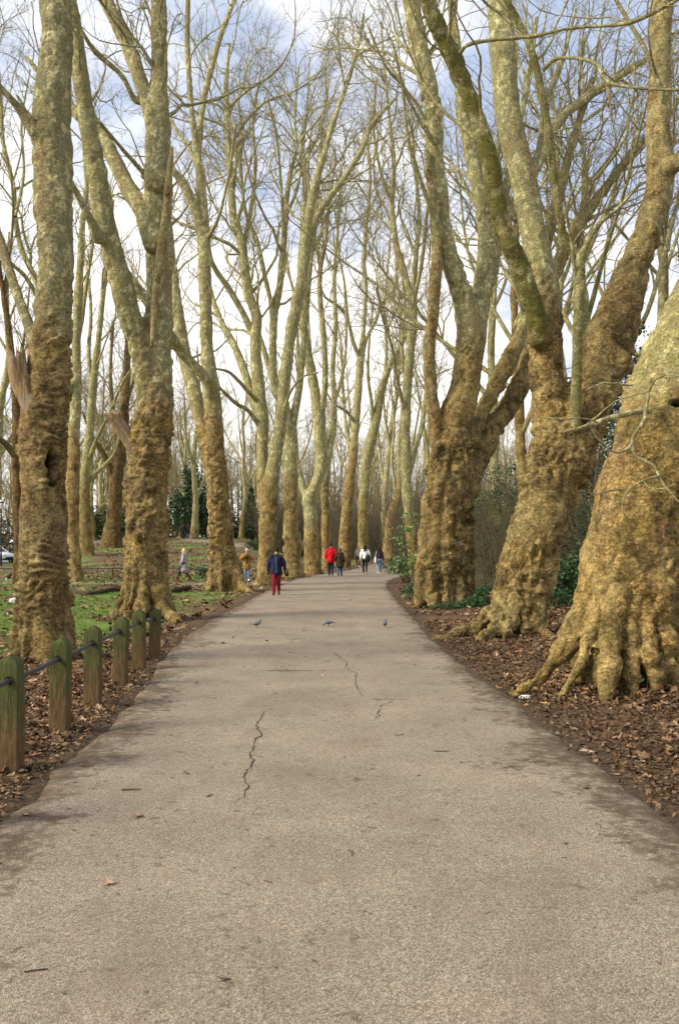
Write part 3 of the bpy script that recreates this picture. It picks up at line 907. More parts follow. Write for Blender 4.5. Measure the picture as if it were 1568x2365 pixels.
# --- left 4
plane_tree('leaning plane tree with knot ring, directly behind the walker in navy jacket', [
    (616, 1365, 50), (616, 1345, 44), (616, 1304, 38), (620, 1200, 38), (622, 1140, 40), (634, 1070, 32), (640, 1030, 28), (651, 966, 27), (658, 877, 27), (669, 788, 26), (683, 707, 26), (697, 646, 25), (705, 557, 23), (722, 450, 19), (745, 365, 15), (775, 265, 12), (800, 195, 10), (826, 110, 8), (840, 30, 5)], 42,
    limbs=[([(697, 646, 21), (715, 560, 17), (740, 485, 16), (784, 425, 14), (830, 355, 12), (860, 285, 9), (915, 225, 5)], 42, 44),
           ([(614, 1180, 34), (606, 1060, 28), (606, 966, 28), (595, 877, 28), (590, 788, 26), (592, 728, 24), (573, 675, 23), (562, 593, 22), (556, 550, 21), (540, 510, 19), (535, 450, 17), (527, 330, 16), (524, 250, 14), (522, 190, 10), (530, 100, 6)], 42.5, 45, .2),
           ([(592, 790, 15), (560, 720, 15), (527, 664, 14), (500, 625, 13), (484, 589, 12), (478, 530, 10), (474, 470, 8), (470, 380, 5)], 43.5, 41), ([(606, 985, 22), (577, 895, 20), (545, 806, 18), (515, 750, 15), (495, 700, 12), (480, 640, 9), (470, 560, 6)], 43, 46),
           ([(609, 1000, 11), (575, 950, 10), (545, 931, 9), (505, 892, 7), (475, 850, 4)], 43, 40), ([(650, 975, 9), (668, 910, 7), (700, 870, 5), (735, 860, 3)], 42, 40), ([(606, 940, 11), (570, 900, 9), (530, 860, 7), (490, 850, 4)], 43, 41),
           ([(560, 580, 12), (580, 480, 10), (590, 380, 8), (585, 280, 6), (600, 170, 4)], 44.5, 45)],
    flare=(8, .3, .7, .2), bk=(3.2, 6.), burr=.8, wrinkle=1.5, seed=4, cpar=10, group=LG)
# --- left 5
plane_tree('thick plane trunk banded by a bulge, between the navy and red jackets', [
    (676, 1352, 48), (676, 1334, 44), (674, 1290, 40), (676, 1262, 44), (671, 1180, 34), (671, 1091, 32), (669, 1002, 26), (655, 930, 22), (637, 895, 20), (630, 830, 18), (632, 742, 19), (640, 690, 18), (648, 646, 17), (656, 557, 15), (666, 425, 11), (684, 340, 8), (681, 270, 6), (690, 150, 4)], 52,
    limbs=[([(632, 750, 13), (624, 690, 11), (612, 640, 11), (594, 557, 10), (570, 500, 9), (560, 440, 8), (555, 360, 7), (557, 290, 5), (545, 180, 3)], 52, 50),
           ([(669, 1005, 20), (690, 900, 17), (702, 780, 15), (712, 650, 14), (728, 500, 11), (738, 380, 8), (745, 280, 6), (760, 180, 4)], 52, 55), ([(637, 900, 14), (609, 806, 12), (590, 740, 10), (575, 650, 8), (560, 540, 5)], 52, 54),
           ([(656, 560, 8), (650, 440, 7), (638, 310, 6), (612, 200, 4)], 52, 50), ([(660, 500, 8), (690, 420, 7), (700, 300, 5), (730, 190, 3)], 52, 54)],
    flare=(8, .25, .7, .2), bk=(3.6, 7), burr=.9, wrinkle=1.6, seed=5, cpar=10, group=LG)
# --- left 6
plane_tree('pale plane tree with swan-necked fork, just left of the red jacket', [
    (724, 1340, 44), (724, 1322, 40), (720, 1260, 37), (715, 1180, 32), (714, 1155, 32), (735, 1105, 27), (744, 1066, 28), (738, 1020, 29), (737, 966, 29), (729, 913, 24), (715, 842, 22), (703, 771, 20), (694, 700, 18), (694, 629, 16), (698, 540, 13), (705, 440, 11), (700, 340, 8), (710, 240, 5), (715, 130, 3)], 60,
    limbs=[([(712, 1165, 16), (690, 1091, 14), (683, 1037, 13), (680, 950, 11), (690, 860, 9), (685, 740, 6)], 60, 62), ([(738, 985, 16), (747, 920, 15), (751, 877, 14), (747, 771, 13), (740, 700, 12), (738, 646, 12), (741, 611, 11), (752, 560, 8), (760, 480, 6), (775, 360, 4)], 60, 58),
           ([(741, 615, 9), (728, 560, 8), (722, 500, 7), (712, 400, 5), (720, 280, 3)], 59, 57), ([(703, 775, 9), (685, 700, 7), (665, 620, 6), (650, 520, 4)], 60, 63)],
    flare=(7, .25, .7, .2), bk=(1.6, 4.5), burr=.5, wrinkle=.8, seed=6, cpar=12, group=LG)
plane_tree('narrow reddish plane trunk rising right behind the red jacket', [
    (754, 1330, 26), (754, 1312, 23), (752, 1220, 20), (751, 1126, 17), (757, 1055, 17), (768, 1000, 15), (772, 930, 14), (768, 850, 12), (775, 750, 10), (772, 640, 8), (780, 520, 6), (790, 380, 4)], 70,
    limbs=[([(757, 1060, 10), (745, 980, 9), (728, 920, 8), (720, 840, 6), (712, 720, 4)], 70, 68), ([(770, 940, 8), (790, 870, 7), (800, 780, 6), (795, 660, 4)], 70, 73)],
    flare=(6, .2, .7, .2), bk=(4, 9), seed=7, cpar=10, group=LG)
plane_tree('brown plane tree with twin upper forks, just right of the red jacket', [
    (796, 1325, 34), (796, 1308, 31), (797, 1250, 28), (804, 1144, 25), (815, 1055, 21), (822, 966, 18), (829, 877, 18), (833, 824, 17), (840, 753, 10), (845, 664, 9), (840, 593, 9), (846, 520, 8), (855, 420, 7), (850, 330, 5), (860, 240, 3)], 76,
    limbs=[([(833, 830, 10), (815, 788, 9), (804, 742, 8), (786, 710, 7), (751, 685, 5), (735, 640, 3)], 76, 73), ([(833, 836, 10), (847, 778, 9), (865, 746, 8), (882, 700, 8), (907, 668, 6), (918, 600, 5), (908, 500, 3)], 76, 79),
           ([(822, 980, 8), (800, 950, 7), (770, 930, 5), (745, 890, 3)], 76, 74), ([(804, 745, 6), (795, 650, 5), (780, 560, 4), (792, 440, 3)], 74, 73), ([(816, 1055, 9), (800, 990, 8), (792, 900, 7), (788, 800, 5), (770, 700, 3)], 76, 80)],
    flare=(6, .2, .7, .2), bk=(5, 12), bktop=.75, seed=8, cpar=12, group=LG)
plane_tree('greenish plane tree leaning right, rising above the white jacket', [
    (838, 1315, 27), (838, 1300, 25), (838, 1215, 23), (840, 1144, 23), (848, 1055, 26), (865, 984, 23), (879, 913, 19), (897, 853, 14), (929, 789, 10), (943, 764, 8), (965, 690, 5)], 86,
    limbs=[([(862, 1000, 9), (858, 930, 8), (850, 870, 7), (852, 800, 5), (862, 700, 3)], 86, 84), ([(879, 920, 11), (888, 870, 9), (893, 800, 7), (888, 720, 6), (895, 620, 5), (905, 500, 3)], 86, 90)],
    flare=(6, .2, .7, .2), bk=(3, 8), moss=.5, seed=9, cpar=10, group=LG)
# --- trees on the lawn behind the left row
plane_tree('slim pale trunk rooted by the side path, right of the massive hollow trunk', [
    (172, 1362, 44), (172, 1342, 40), (170, 1300, 36), (168, 1200, 32), (168, 1100, 30), (172, 1000, 27), (176, 900, 25), (176, 800, 22), (180, 700, 20), (186, 600, 18), (190, 520, 14), (200, 430, 12), (196, 340, 9), (205, 250, 6)], 46,
    limbs=[([(176, 805, 12), (190, 730, 11), (200, 650, 10), (215, 540, 8), (210, 430, 5)], 46, 48), ([(172, 930, 10), (150, 850, 9), (130, 760, 7), (110, 640, 5)], 46, 44)],
    flare=(6, .35, .6, .22), bk=(4, 9), bktop=.8, wrinkle=1.4, seed=12, cpar=9, group='trees on the lawn')
plane_tree('greenish leaning tree beyond the low rail, first right of the slim pale trunk', [
    (200, 1300, 42), (200, 1282, 38), (196, 1200, 30), (195, 1110, 26), (204, 1040, 22), (210, 960, 20), (216, 880, 18), (228, 780, 14), (238, 680, 12), (250, 580, 9), (262, 460, 6)], 75,
    limbs=[([(215, 905, 12), (205, 820, 10), (210, 720, 8), (200, 600, 5)], 75, 77), ([(202, 1070, 11), (225, 1010, 9), (250, 960, 8), (285, 880, 6), (315, 840, 4)], 75, 72), ([(197, 1120, 12), (225, 1090, 10), (262, 1050, 8), (280, 990, 5)], 75, 78)],
    flare=(6, .3, .8, .2), bk=(4, 8), moss=.55, seed=13, cpar=8, group='trees on the lawn')
plane_tree('dark stout tree with ridged foot beyond the low rail, second from the slim pale trunk', [
    (258, 1290, 54), (258, 1266, 46), (262, 1200, 36), (268, 1120, 32), (276, 1040, 30), (286, 950, 24), (292, 860, 18), (296, 760, 14), (300, 640, 9)], 85,
    limbs=[([(268, 1115, 16), (240, 1050, 13), (215, 1010, 10), (190, 950, 6)], 85, 83), ([(276, 1045, 14), (262, 960, 12), (255, 860, 9), (262, 740, 6)], 85, 88), ([(288, 940, 10), (310, 870, 8), (325, 780, 5)], 85, 87)],
    tone=(.50, .46, .43), flare=(8, .4, .9, .25), bk=(20, 40), seed=14, cpar=8, group='trees on the lawn', moss=0.)
plane_tree('dark reddish tree half hidden behind the left edge of the massive hollow trunk', [
    (42, 1372, 30), (42, 1352, 26), (44, 1250, 22), (41, 1150, 23), (37, 1050, 21), (38, 950, 20), (30, 850, 17), (20, 760, 15), (8, 680, 12), (-10, 560, 8)], 40,
    limbs=[([(37, 1055, 16), (10, 1022, 14), (-20, 1000, 10), (-60, 960, 6)], 40, 38), ([(35, 890, 12), (48, 820, 9), (60, 750, 6), (70, 640, 4)], 40, 42), ([(8, 690, 10), (20, 600, 8), (30, 500, 6), (25, 380, 4)], 40, 41)],
    tone=(.50, .43, .38), flare=(6, .3, .6, .2), bk=(20, 40), seed=15, cpar=6, group='trees on the lawn', moss=0.)
plane_tree('pale tree mostly hidden behind the massive hollow trunk, one limb curving left', [
    (108, 1362, 40), (106, 1340, 34), (104, 1200, 28), (104, 1000, 26), (102, 850, 24), (98, 700, 20), (85, 650, 16), (50, 575, 13), (35, 500, 12), (30, 425, 11), (8, 330, 9), (0, 200, 7), (-10, 60, 5)], 47,
    limbs=[([(98, 705, 12), (60, 640, 10), (20, 600, 8), (-30, 520, 5)], 47, 44), ([(35, 500, 8), (55, 400, 7), (50, 280, 5), (70, 160, 3)], 46, 49)],
    flare=(6, .3, .6, .2), bk=(3, 7), seed=16, cpar=6, group='trees on the lawn')
plane_tree('thin tree by the far path on the rise, before the dark holly', [
    (449, 1262, 24), (449, 1246, 20), (452, 1150, 14), (447, 1070, 12), (455, 980, 9), (460, 890, 6), (455, 800, 4)], 104,
    limbs=[([(452, 1160, 7), (470, 1110, 6), (485, 1060, 4)], 104, 106), ([(448, 1080, 7), (432, 1020, 5), (425, 950, 4)], 104, 102)], flare=(6, .3, .6, .2), bk=(0, 2), seed=17, cpar=3, group='trees on the lawn', moss=.4)

# --- right 1: nearest trunk, leaning out of the picture
R1, r1 = plane_tree('huge leaning plane trunk with splayed knuckled roots at the right edge', [
    (1444, 1650, 256), (1446, 1600, 248), (1448, 1500, 240), (1457, 1400, 243), (1466, 1300, 244), (1480, 1200, 226), (1508, 1100, 216), (1535, 1000, 212), (1568, 900, 202), (1605, 800, 192), (1645, 700, 188), (1690, 600, 176), (1740, 450, 158), (1800, 250, 136), (1860, 50, 108), (1910, -200, 70)], 11.4,
    limbs=[([(1700, 560, 90), (1800, 420, 76), (1920, 260, 56), (2040, 60, 30)], 11.4, 12.5)],
    roots=[[(1385, 1330, 60, 11.15), (1342, 1420, 66, 11.05), (1302, 1500, 56, 11.), (1255, 1560, 42, 10.95), (1215, 1588, 28, 10.95), (1178, 1608, 17, 11.0), (1150, 1616, 9, 11.)],
           [(1392, 1370, 30, 10.98), (1360, 1470, 38, 10.80), (1336, 1540, 38, 10.66), (1300, 1598, 28, 10.58), (1272, 1626, 13, 10.5)],
           [(1432, 1370, 40, 10.84), (1412, 1470, 54, 10.68), (1402, 1550, 56, 10.56), (1400, 1598, 50, 10.48), (1406, 1630, 30, 10.40), (1414, 1650, 10, 10.33)],
           [(1462, 1400, 30, 10.80), (1458, 1480, 36, 10.69), (1458, 1560, 32, 10.62), (1460, 1598, 16, 10.58)],
           [(1488, 1400, 30, 10.82), (1498, 1480, 38, 10.70), (1508, 1555, 34, 10.66), (1514, 1594, 15, 10.62)],
           [(1520, 1400, 46, 10.92), (1540, 1500, 52, 10.8), (1560, 1575, 42, 10.72), (1588, 1618, 25, 10.6), (1618, 1632, 12, 10.5)]],
    voxel=.022, flare=(14, .03, .45, .12), bk=(2.2, 4.6), tone=(1.06, 1.02, .92), burr=.8, wrinkle=.5, seed=21, cpar=7, group=RG, dense=.6, moss=.22, holes=[(P(1503, 868, 11.05), .045, .12, 2.6), (P(1562, 930, 10.87), .09, .2, .6)])
# --- right 2
R2, r2 = plane_tree('leaning plane tree splitting into many limbs, roots reaching to the path', [
    (1190, 1510, 156), (1188, 1470, 138), (1190, 1430, 128), (1200, 1380, 124), (1222, 1300, 130), (1248, 1200, 130), (1275, 1100, 134), (1296, 1030, 128), (1312, 975, 110), (1322, 945, 80)], 18,
    limbs=[([(1288, 1030, 94), (1272, 930, 86), (1264, 850, 80), (1262, 760, 77), (1256, 680, 71), (1240, 580, 62), (1222, 480, 60), (1205, 400, 62), (1185, 320, 62), (1170, 220, 62), (1158, 80, 60), (1148, -60, 52), (1135, -250, 40), (1125, -450, 24)], 18, 18.8, .1),
           ([(1248, 775, 50), (1234, 712, 46), (1199, 610, 42), (1156, 505, 42), (1129, 360, 42), (1085, 228, 40), (1044, 128, 40), (1006, 50, 36), (982, -10, 32), (950, -120, 24), (925, -250, 12)], 17.8, 15.8, 1.7, .8),
           ([(1300, 1075, 112), (1345, 950, 116), (1390, 830, 116), (1425, 740, 104), (1449, 650, 84), (1480, 580, 68), (1502, 510, 64), (1523, 440, 64), (1527, 380, 62), (1519, 300, 54), (1524, 200, 53), (1524, 100, 51), (1530, 0, 47), (1535, -150, 40), (1540, -350, 26)], 18, 18.6, .05, .45),
           ([(1520, 450, 50), (1545, 388, 44), (1580, 368, 40), (1640, 330, 34), (1720, 230, 20)], 18.4, 17, .05, .4),
           ([(1328, 985, 26), (1332, 860, 25), (1334, 750, 25), (1338, 610, 24), (1325, 578, 21), (1303, 545, 20), (1284, 450, 20), (1270, 325, 20), (1249, 205, 19), (1226, 110, 18), (1190, 35, 17), (1170, 0, 15), (1140, -70, 10)], 17.5, 16.5, .9, .7),
           ([(1338, 610, 20), (1352, 570, 17), (1380, 520, 13), (1430, 480, 9), (1480, 420, 5)], 17.2, 16.6, .3),
           ([(1064, 118, 11), (1084, 100, 11), (1144, 90, 10), (1234, 82, 10), (1309, 65, 9), (1400, 58, 9), (1459, 50, 8), (1520, 22, 8), (1570, -5, 6)], 15.9, 14.8, .2),
           ([(1254, 160, 9), (1280, 136, 9), (1309, 132, 9), (1350, 136, 9), (1380, 150, 9), (1402, 186, 8), (1459, 200, 8), (1568, 206, 7), (1640, 190, 4)], 16.8, 15.2),
           ([(1400, 186, 6), (1408, 230, 5), (1415, 280, 3)], 16.2, 16.), ([(1334, 700, 8), (1320, 560, 7), (1310, 480, 6), (1345, 390, 5), (1395, 300, 4)], 17.4, 16.),
           ([(1215, 430, 20), (1245, 340, 17), (1262, 240, 15), (1300, 130, 12), (1330, 20, 8)], 18.6, 20)],
    roots=[[(1182, 1330, 46, 18.), (1145, 1405, 44, 17.9), (1112, 1438, 36, 17.7), (1075, 1458, 34, 17.6), (1040, 1472, 22, 17.5), (1000, 1480, 10, 17.5)], [(1182, 1360, 40, 17.9), (1154, 1428, 38, 17.5), (1132, 1462, 34, 17.2), (1108, 1484, 20, 17.)],
           [(1215, 1350, 50, 17.9), (1238, 1420, 42, 17.6), (1254, 1454, 30, 17.4), (1275, 1480, 18, 17.1), (1292, 1490, 9, 17.)], [(1192, 1370, 50, 17.8), (1172, 1448, 32, 17.3), (1165, 1474, 22, 17.), (1152, 1490, 12, 16.9)]],
    voxel=.026, flare=(12, .16, .50, .32), bk=(4.6, 8.), burr=1.0, wrinkle=.5, seed=22, cpar=20, group=RG, dense=.9)
# --- right 3
R3, r3 = plane_tree('stout burred plane trunk with fluted columns and fan of limbs, ivy at its foot', [
    (1030, 1425, 134), (1030, 1396, 128), (1032, 1300, 122), (1033, 1200, 114), (1038, 1100, 106), (1046, 1020, 92), (1056, 950, 80), (1075, 880, 70), (1088, 800, 64), (1090, 760, 56)], 27,
    limbs=[([(1087, 800, 60), (1075, 705, 54), (1054, 640, 50), (1026, 550, 46), (1006, 400, 46), (1000, 250, 44), (970, 125, 42), (950, 0, 42), (930, -150, 34), (915, -350, 20)], 27, 26),
           ([(1088, 810, 56), (1105, 700, 50), (1122, 610, 46), (1120, 500, 40), (1098, 400, 36), (1085, 330, 34), (1068, 250, 30), (1060, 150, 24), (1040, 0, 16)], 27.2, 28.5, .15),
           ([(1014, 1030, 36), (998, 930, 30), (995, 880, 29), (990, 800, 29), (999, 740, 29), (1004, 650, 28), (1009, 590, 26), (1000, 480, 20), (985, 350, 14)], 26.8, 26.2, .0, .45),
           ([(1082, 1130, 46), (1103, 1067, 46), (1140, 990, 46), (1166, 950, 46), (1200, 890, 46), (1216, 850, 44), (1230, 780, 40), (1270, 650, 34), (1330, 530, 28), (1400, 430, 22), (1480, 330, 16), (1560, 250, 10)], 27.3, 31, .25, .5),
           ([(1078, 1030, 36), (1110, 960, 34), (1150, 880, 36), (1180, 820, 36), (1210, 750, 33), (1250, 600, 30), (1290, 450, 26), (1330, 300, 20), (1370, 180, 14)], 27.5, 30, .3, .6),
           ([(1112, 660, 30), (1150, 540, 28), (1230, 400, 26), (1285, 285, 24), (1340, 235, 22), (1420, 180, 18), (1500, 130, 14), (1580, 60, 8)], 27.5, 31),
           ([(1100, 740, 26), (1140, 620, 24), (1160, 480, 22), (1190, 330, 18), (1220, 180, 14), (1240, 40, 9)], 27.4, 29.5), ([(1022, 545, 16), (980, 440, 13), (945, 330, 10), (930, 200, 8), (905, 90, 5)], 26.3, 24),
           ([(1003, 330, 12), (960, 260, 10), (925, 190, 8), (890, 150, 6), (850, 60, 4)], 26.1, 24.5)],
    roots=[[(1012, 1030, 20, 26.6), (1000, 1100, 30, 26.52), (988, 1200, 34, 26.5), (982, 1300, 36, 26.5), (974, 1370, 36, 26.45), (962, 1402, 22, 26.35), (950, 1414, 9, 26.3)],
           [(1024, 1060, 20, 26.45), (1012, 1140, 30, 26.34), (1006, 1230, 34, 26.32), (1003, 1320, 36, 26.3), (1000, 1385, 32, 26.2), (996, 1412, 16, 26.1)],
           [(1034, 1120, 20, 26.38), (1030, 1220, 30, 26.28), (1028, 1310, 32, 26.27), (1026, 1385, 30, 26.2), (1024, 1412, 14, 26.1)],
           [(1060, 1340, 30, 26.35), (1066, 1390, 28, 26.3), (1070, 1414, 12, 26.2)]],
    voxel=.030, flare=(16, .06, 1.0, .22), bk=(6.0, 9.), burr=1.25, wrinkle=.6, seed=23, cpar=20, group=RG, dense=1.0)
# --- right, farther
plane_tree('pale two-stemmed plane tree behind the leafy bush at the bend', [
    (962, 1350, 34), (958, 1322, 30), (950, 1240, 26), (941, 1144, 23), (937, 1055, 23), (939, 913, 22), (948, 806, 21), (952, 700, 19), (936, 640, 17), (922, 593, 15), (914, 557, 14), (905, 470, 12), (910, 380, 10), (900, 280, 8), (890, 180, 6), (880, 50, 4)], 52,
    limbs=[([(948, 815, 16), (957, 760, 15), (955, 690, 14), (960, 600, 12), (968, 500, 10), (960, 400, 8), (950, 290, 5)], 52, 54), ([(941, 1110, 14), (958, 1040, 13), (975, 980, 11), (985, 900, 10), (1000, 800, 8), (1010, 690, 5)], 52, 55),
           ([(950, 720, 10), (975, 600, 9), (985, 500, 8), (1000, 400, 5)], 52, 50), ([(910, 480, 8), (880, 400, 7), (862, 290, 6), (870, 180, 4)], 52, 50), ([(938, 960, 9), (918, 880, 8), (905, 800, 7), (880, 720, 5), (870, 640, 3)], 52, 49)],
    flare=(6, .25, .7, .2), bk=(1.5, 5), seed=24, cpar=10, group=RG)
plane_tree('brown leaning plane tree at the far bend, right of the white tote bag', [
    (892, 1305, 36), (895, 1288, 32), (900, 1250, 29), (904, 1197, 26), (921, 1144, 20), (925, 1100, 16), (922, 1040, 14), (930, 960, 12), (935, 880, 10), (928, 800, 8), (935, 700, 6), (930, 580, 4)], 80,
    limbs=[([(906, 1200, 12), (912, 1130, 9), (905, 1060, 8), (910, 980, 6), (902, 880, 4)], 80, 82), ([(922, 1110, 8), (945, 1060, 7), (960, 990, 5), (975, 900, 3)], 80, 78)],
    flare=(6, .25, .7, .2), bk=(4, 9), seed=25, cpar=8, group=RG)
plane_tree('thin pale tree at the far bend, directly above the white tote bag', [
    (888, 1300, 18), (888, 1240, 16), (889, 1144, 14), (897, 1055, 13), (907, 966, 12), (918, 895, 9), (922, 820, 8), (925, 740, 6), (918, 640, 4)], 94,
    limbs=[([(890, 1130, 7), (878, 1060, 6), (872, 980, 5), (866, 900, 3)], 94, 96), ([(900, 1030, 6), (888, 950, 5), (885, 860, 4)], 94, 92)], flare=(6, .2, .7, .2), bk=(1, 4), seed=26, cpar=6, group=RG)

# --- bare trees deeper in: built straight in world space
def bare_tree(label, u, d, h, r, seed, nl=7, spread=.42, lean=(0, 0), dense=1., moss=.1, bk=(2, 6), name='bare_tree', group='bare trees behind the rows', fork=.28, bktop=1., fine=True, bkadd=0.):
    rng = np.random.default_rng(seed)
    g = P(u, VH, d); x, y = g[0], d
    z = T1(x, y); loc = np.array([x, y, z])
    n = 9; t = np.linspace(0, 1, n)
    wob = np.cumsum(rng.normal(0, .035 * h / n * 2, (n, 2)), 0)
    tr = np.column_stack([x + lean[0] * t * h + wob[:, 0], y + lean[1] * t * h + wob[:, 1], z - .4 + t * (h * .92), r * (1 - .86 * t ** .9)])
    root = thing(name, loc, label, 'tree', group)
    Vt, ft, s0 = trunk_shell(tr, z, (6, .3, .5, .18), rng, 14, .25)
    hh = Vt[:, 2] - z; b = bk_of(hh, *bk, top=bktop)
    c = np.repeat(s0[:, :3], 14, axis=0); N = np.vstack([Vt[:-2] - c, [[0, 0, -1], [0, 0, 1]]]); N /= np.linalg.norm(N, axis=1, keepdims=True)
    Vt = bark_relief(Vt, N, hh, np.full(len(Vt), r), b, .3, 1., seed)
    link('trunk', mk_mesh('trunk', Vt - loc, ft, BARK, True, {'bk': b, 'moss': np.full(len(Vt), moss)}), root)
    par = [tr[4:]]
    for k in range(nl):
        t0 = fork + (.85 - fork) * (k + rng.random()) / nl
        q = spline(tr, 50)[int(t0 * 49)]
        az = k * 2.4 + rng.uniform(-.5, .5); L = h * (1 - t0) * rng.uniform(.75, 1.0); m = 8
        dr = np.array([math.cos(az) * spread * 1.5, math.sin(az) * spread * 1.5, 1.]); dr /= np.linalg.norm(dr)
        pts = [q[:3]]
        for j in range(m - 1):
            dr = dr + rng.normal(0, .10, 3); dr[2] += .07; dr /= np.linalg.norm(dr)
            pts.append(pts[-1] + dr * L / (m - 1))
        rr = q[3] * .62 * (1 - .85 * np.linspace(0, 1, m))
        rows = np.column_stack([pts, np.maximum(rr, .012)]); par.append(rows)
        simple_limb(root, loc, spline(rows, 22), moss, seed + k, 8, h0=z, bk=bk, bktop=bktop)
    add_crown(root, loc, par, crown_specs(d, dense, fine), seed, moss, bkadd=bkadd)
    return root

BT = [  # label, u, d, h, r, seed, kwargs
    ('bare spreading tree at the far left edge, behind the parked car', -20, 60, 24, .40, 31, dict(moss=.1, bkadd=.5)),
    ('dark bare tree on the left edge, beyond the lamp post', 62, 92, 26, .42, 32, dict(bk=(20, 40), bkadd=.6)),
    ('bare grey tree seen between the hollow trunk and the forked tree, farthest back', 232, 120, 26, .4, 33, dict(bkadd=.3)),
    ('stout bare tree half behind the slim pale trunk, its dark limbs forking low', 140, 98, 22, .46, 44, dict(bk=(20, 40), bkadd=.4, fork=.14, spread=.6, nl=9)),
    ('wide bare tree beyond the dark ridged tree, branches spreading both ways', 285, 108, 21, .36, 45, dict(bkadd=.4, fork=.16, spread=.6, nl=9)),
    ('low-branched bare tree between the dark ridged tree and the hollow trunk', 215, 96, 17, .30, 46, dict(bkadd=.4, fork=.16, spread=.7, nl=9, moss=.5)),
    ('bare tree on the rise between the forked tree and the ringed trunk', 415, 128, 24, .35, 34, dict(moss=.3)),
    ('slender bare tree on the rise, just right of the ringed trunk', 560, 112, 25, .34, 35, dict(moss=.2)),
    ('bare tree on the rise behind the navy jacket', 640, 122, 27, .38, 36, dict()),
    ('bare brown tree past the bend, between the red and white jackets', 815, 118, 26, .38, 37, dict()),
    ('bare tree past the bend, right of the leaning brown tree', 985, 86, 25, .36, 38, dict(moss=.2)),
    ('tall bare tree behind the burred trunk, its limbs spreading right', 1150, 46, 25, .34, 39, dict(spread=.5, bkadd=.2)),
    ('dark bare tree between the burred trunk and the many-limbed tree', 1235, 34, 21, .26, 40, dict(spread=.55, bk=(20, 40), bkadd=.5)),
    ('bare tree with crooked dark limbs behind the many-limbed tree', 1400, 30, 20, .26, 41, dict(spread=.6, bkadd=.5)),
    ('bare tree rising behind the huge leaning trunk at the right edge', 1530, 33, 20, .28, 42, dict(spread=.55, bkadd=.3)),
    ('bare tree behind the dark evergreen, its twigs over the right limbs', 1330, 42, 26, .33, 43, dict(spread=.5, bkadd=.3)),
]
for lb, u, d, h, r, sd, kw in BT:
    bare_tree(lb, u, d, h, r, sd, **kw)
# ------------------------------------------------------------------ leaves, grass, bushes
def scatter_cards(base, faces, n, pos, scale, rz, tiltx, tilty, col, name, mat, zoff=None, curl=None):
    """n copies of a small flat-ish shape merged into one mesh with a colour per copy"""
    K = len(base)
    V = np.repeat(base[None], n, 0) * scale[:, None, None]
    if curl is not None: V[:, :, 2] = V[:, :, 2] * curl[:, None]
    cx, sx = np.cos(tiltx)[:, None], np.sin(tiltx)[:, None]
    y, z = V[..., 1] * cx - V[..., 2] * sx, V[..., 1] * sx + V[..., 2] * cx
    V[..., 1], V[..., 2] = y, z
    cy, sy = np.cos(tilty)[:, None], np.sin(tilty)[:, None]
    x, z = V[..., 0] * cy + V[..., 2] * sy, -V[..., 0] * sy + V[..., 2] * cy
    V[..., 0], V[..., 2] = x, z
    c, s = np.cos(rz)[:, None], np.sin(rz)[:, None]
    x, y = V[..., 0] * c - V[..., 1] * s, V[..., 0] * s + V[..., 1] * c
    V[..., 0], V[..., 1] = x, y
    V += pos[:, None]
    off = (np.arange(n) * K)[:, None, None]
    fs = [(f[None] + off).reshape(-1, f.shape[1]) for f in faces]
    return mk_mesh(name, V.reshape(-1, 3), fs, mat, False, {'col': np.repeat(col, K, 0)})

def lobed_leaf():
    r = [(.0, .0)]
    ang = np.radians([-90, -62, -35, -12, 20, 38, 62, 76, 90, 104, 118, 142, 160, 192, 215, 242])
    rad = [.16, .46, .30, .52, .30, .50, .34, .62, .72, .62, .34, .50, .30, .52, .30, .46]
    V = [(0, 0, -.03)] + [(a_ * math.cos(t), a_ * math.sin(t), .05 * math.sin(3 * t) + .10 * a_) for a_, t in zip(rad, ang)]
    n = len(ang)
    f = np.array([(0, 1 + i, 1 + (i + 1) % n) for i in range(n)])
    return np.array(V), [f]
def simple_leaf():
    V = np.array([(0, -.5, .04), (.34, -.12, .09), (.24, .34, .02), (0, .55, .1), (-.26, .3, .05), (-.33, -.15, .0)])
    return V, [np.array([(0, 1, 2), (0, 2, 3), (0, 3, 4), (0, 4, 5)])]

LEAFC = np.array([(.105, .060, .029), (.15, .084, .040), (.205, .122, .060), (.26, .162, .085), (.35, .235, .135), (.08, .048, .026), (.25, .13, .055)])
def leaf_field(name, n, xr, yr, dens, shape, s0, s1, seed, lift=.012, tint=1., label='brown fallen plane leaves strewn over the ground beside the path'):
    rng = np.random.default_rng(seed)
    x = rng.uniform(*xr, n); y = yr[0] + (yr[1] - yr[0]) * rng.random(n) ** 1.25
    keep = rng.random(n) < dens(x, y)
    x, y = x[keep], y[keep]; n = len(x)
    base, fs = shape
    inside = path_mask(x, y) < 0
    z = T(x, y) + lift + rng.random(n) * .02 + np.where(inside, .012, 0)
    ci = rng.choice(len(LEAFC), n, p=[.18, .22, .2, .14, .08, .12, .06])
    col = LEAFC[ci] * rng.uniform(.7, 1.35, (n, 1)) * tint
    me = scatter_cards(base, fs, n, np.stack([x, y, z], 1), rng.uniform(s0, s1, n), rng.uniform(0, 6.28, n), rng.normal(0, .38, n), rng.normal(0, .38, n), col, name, LEAF, curl=rng.uniform(.3, 3., n))
    o = link(name, me); tag(o, label, 'leaves', kind='stuff'); return o

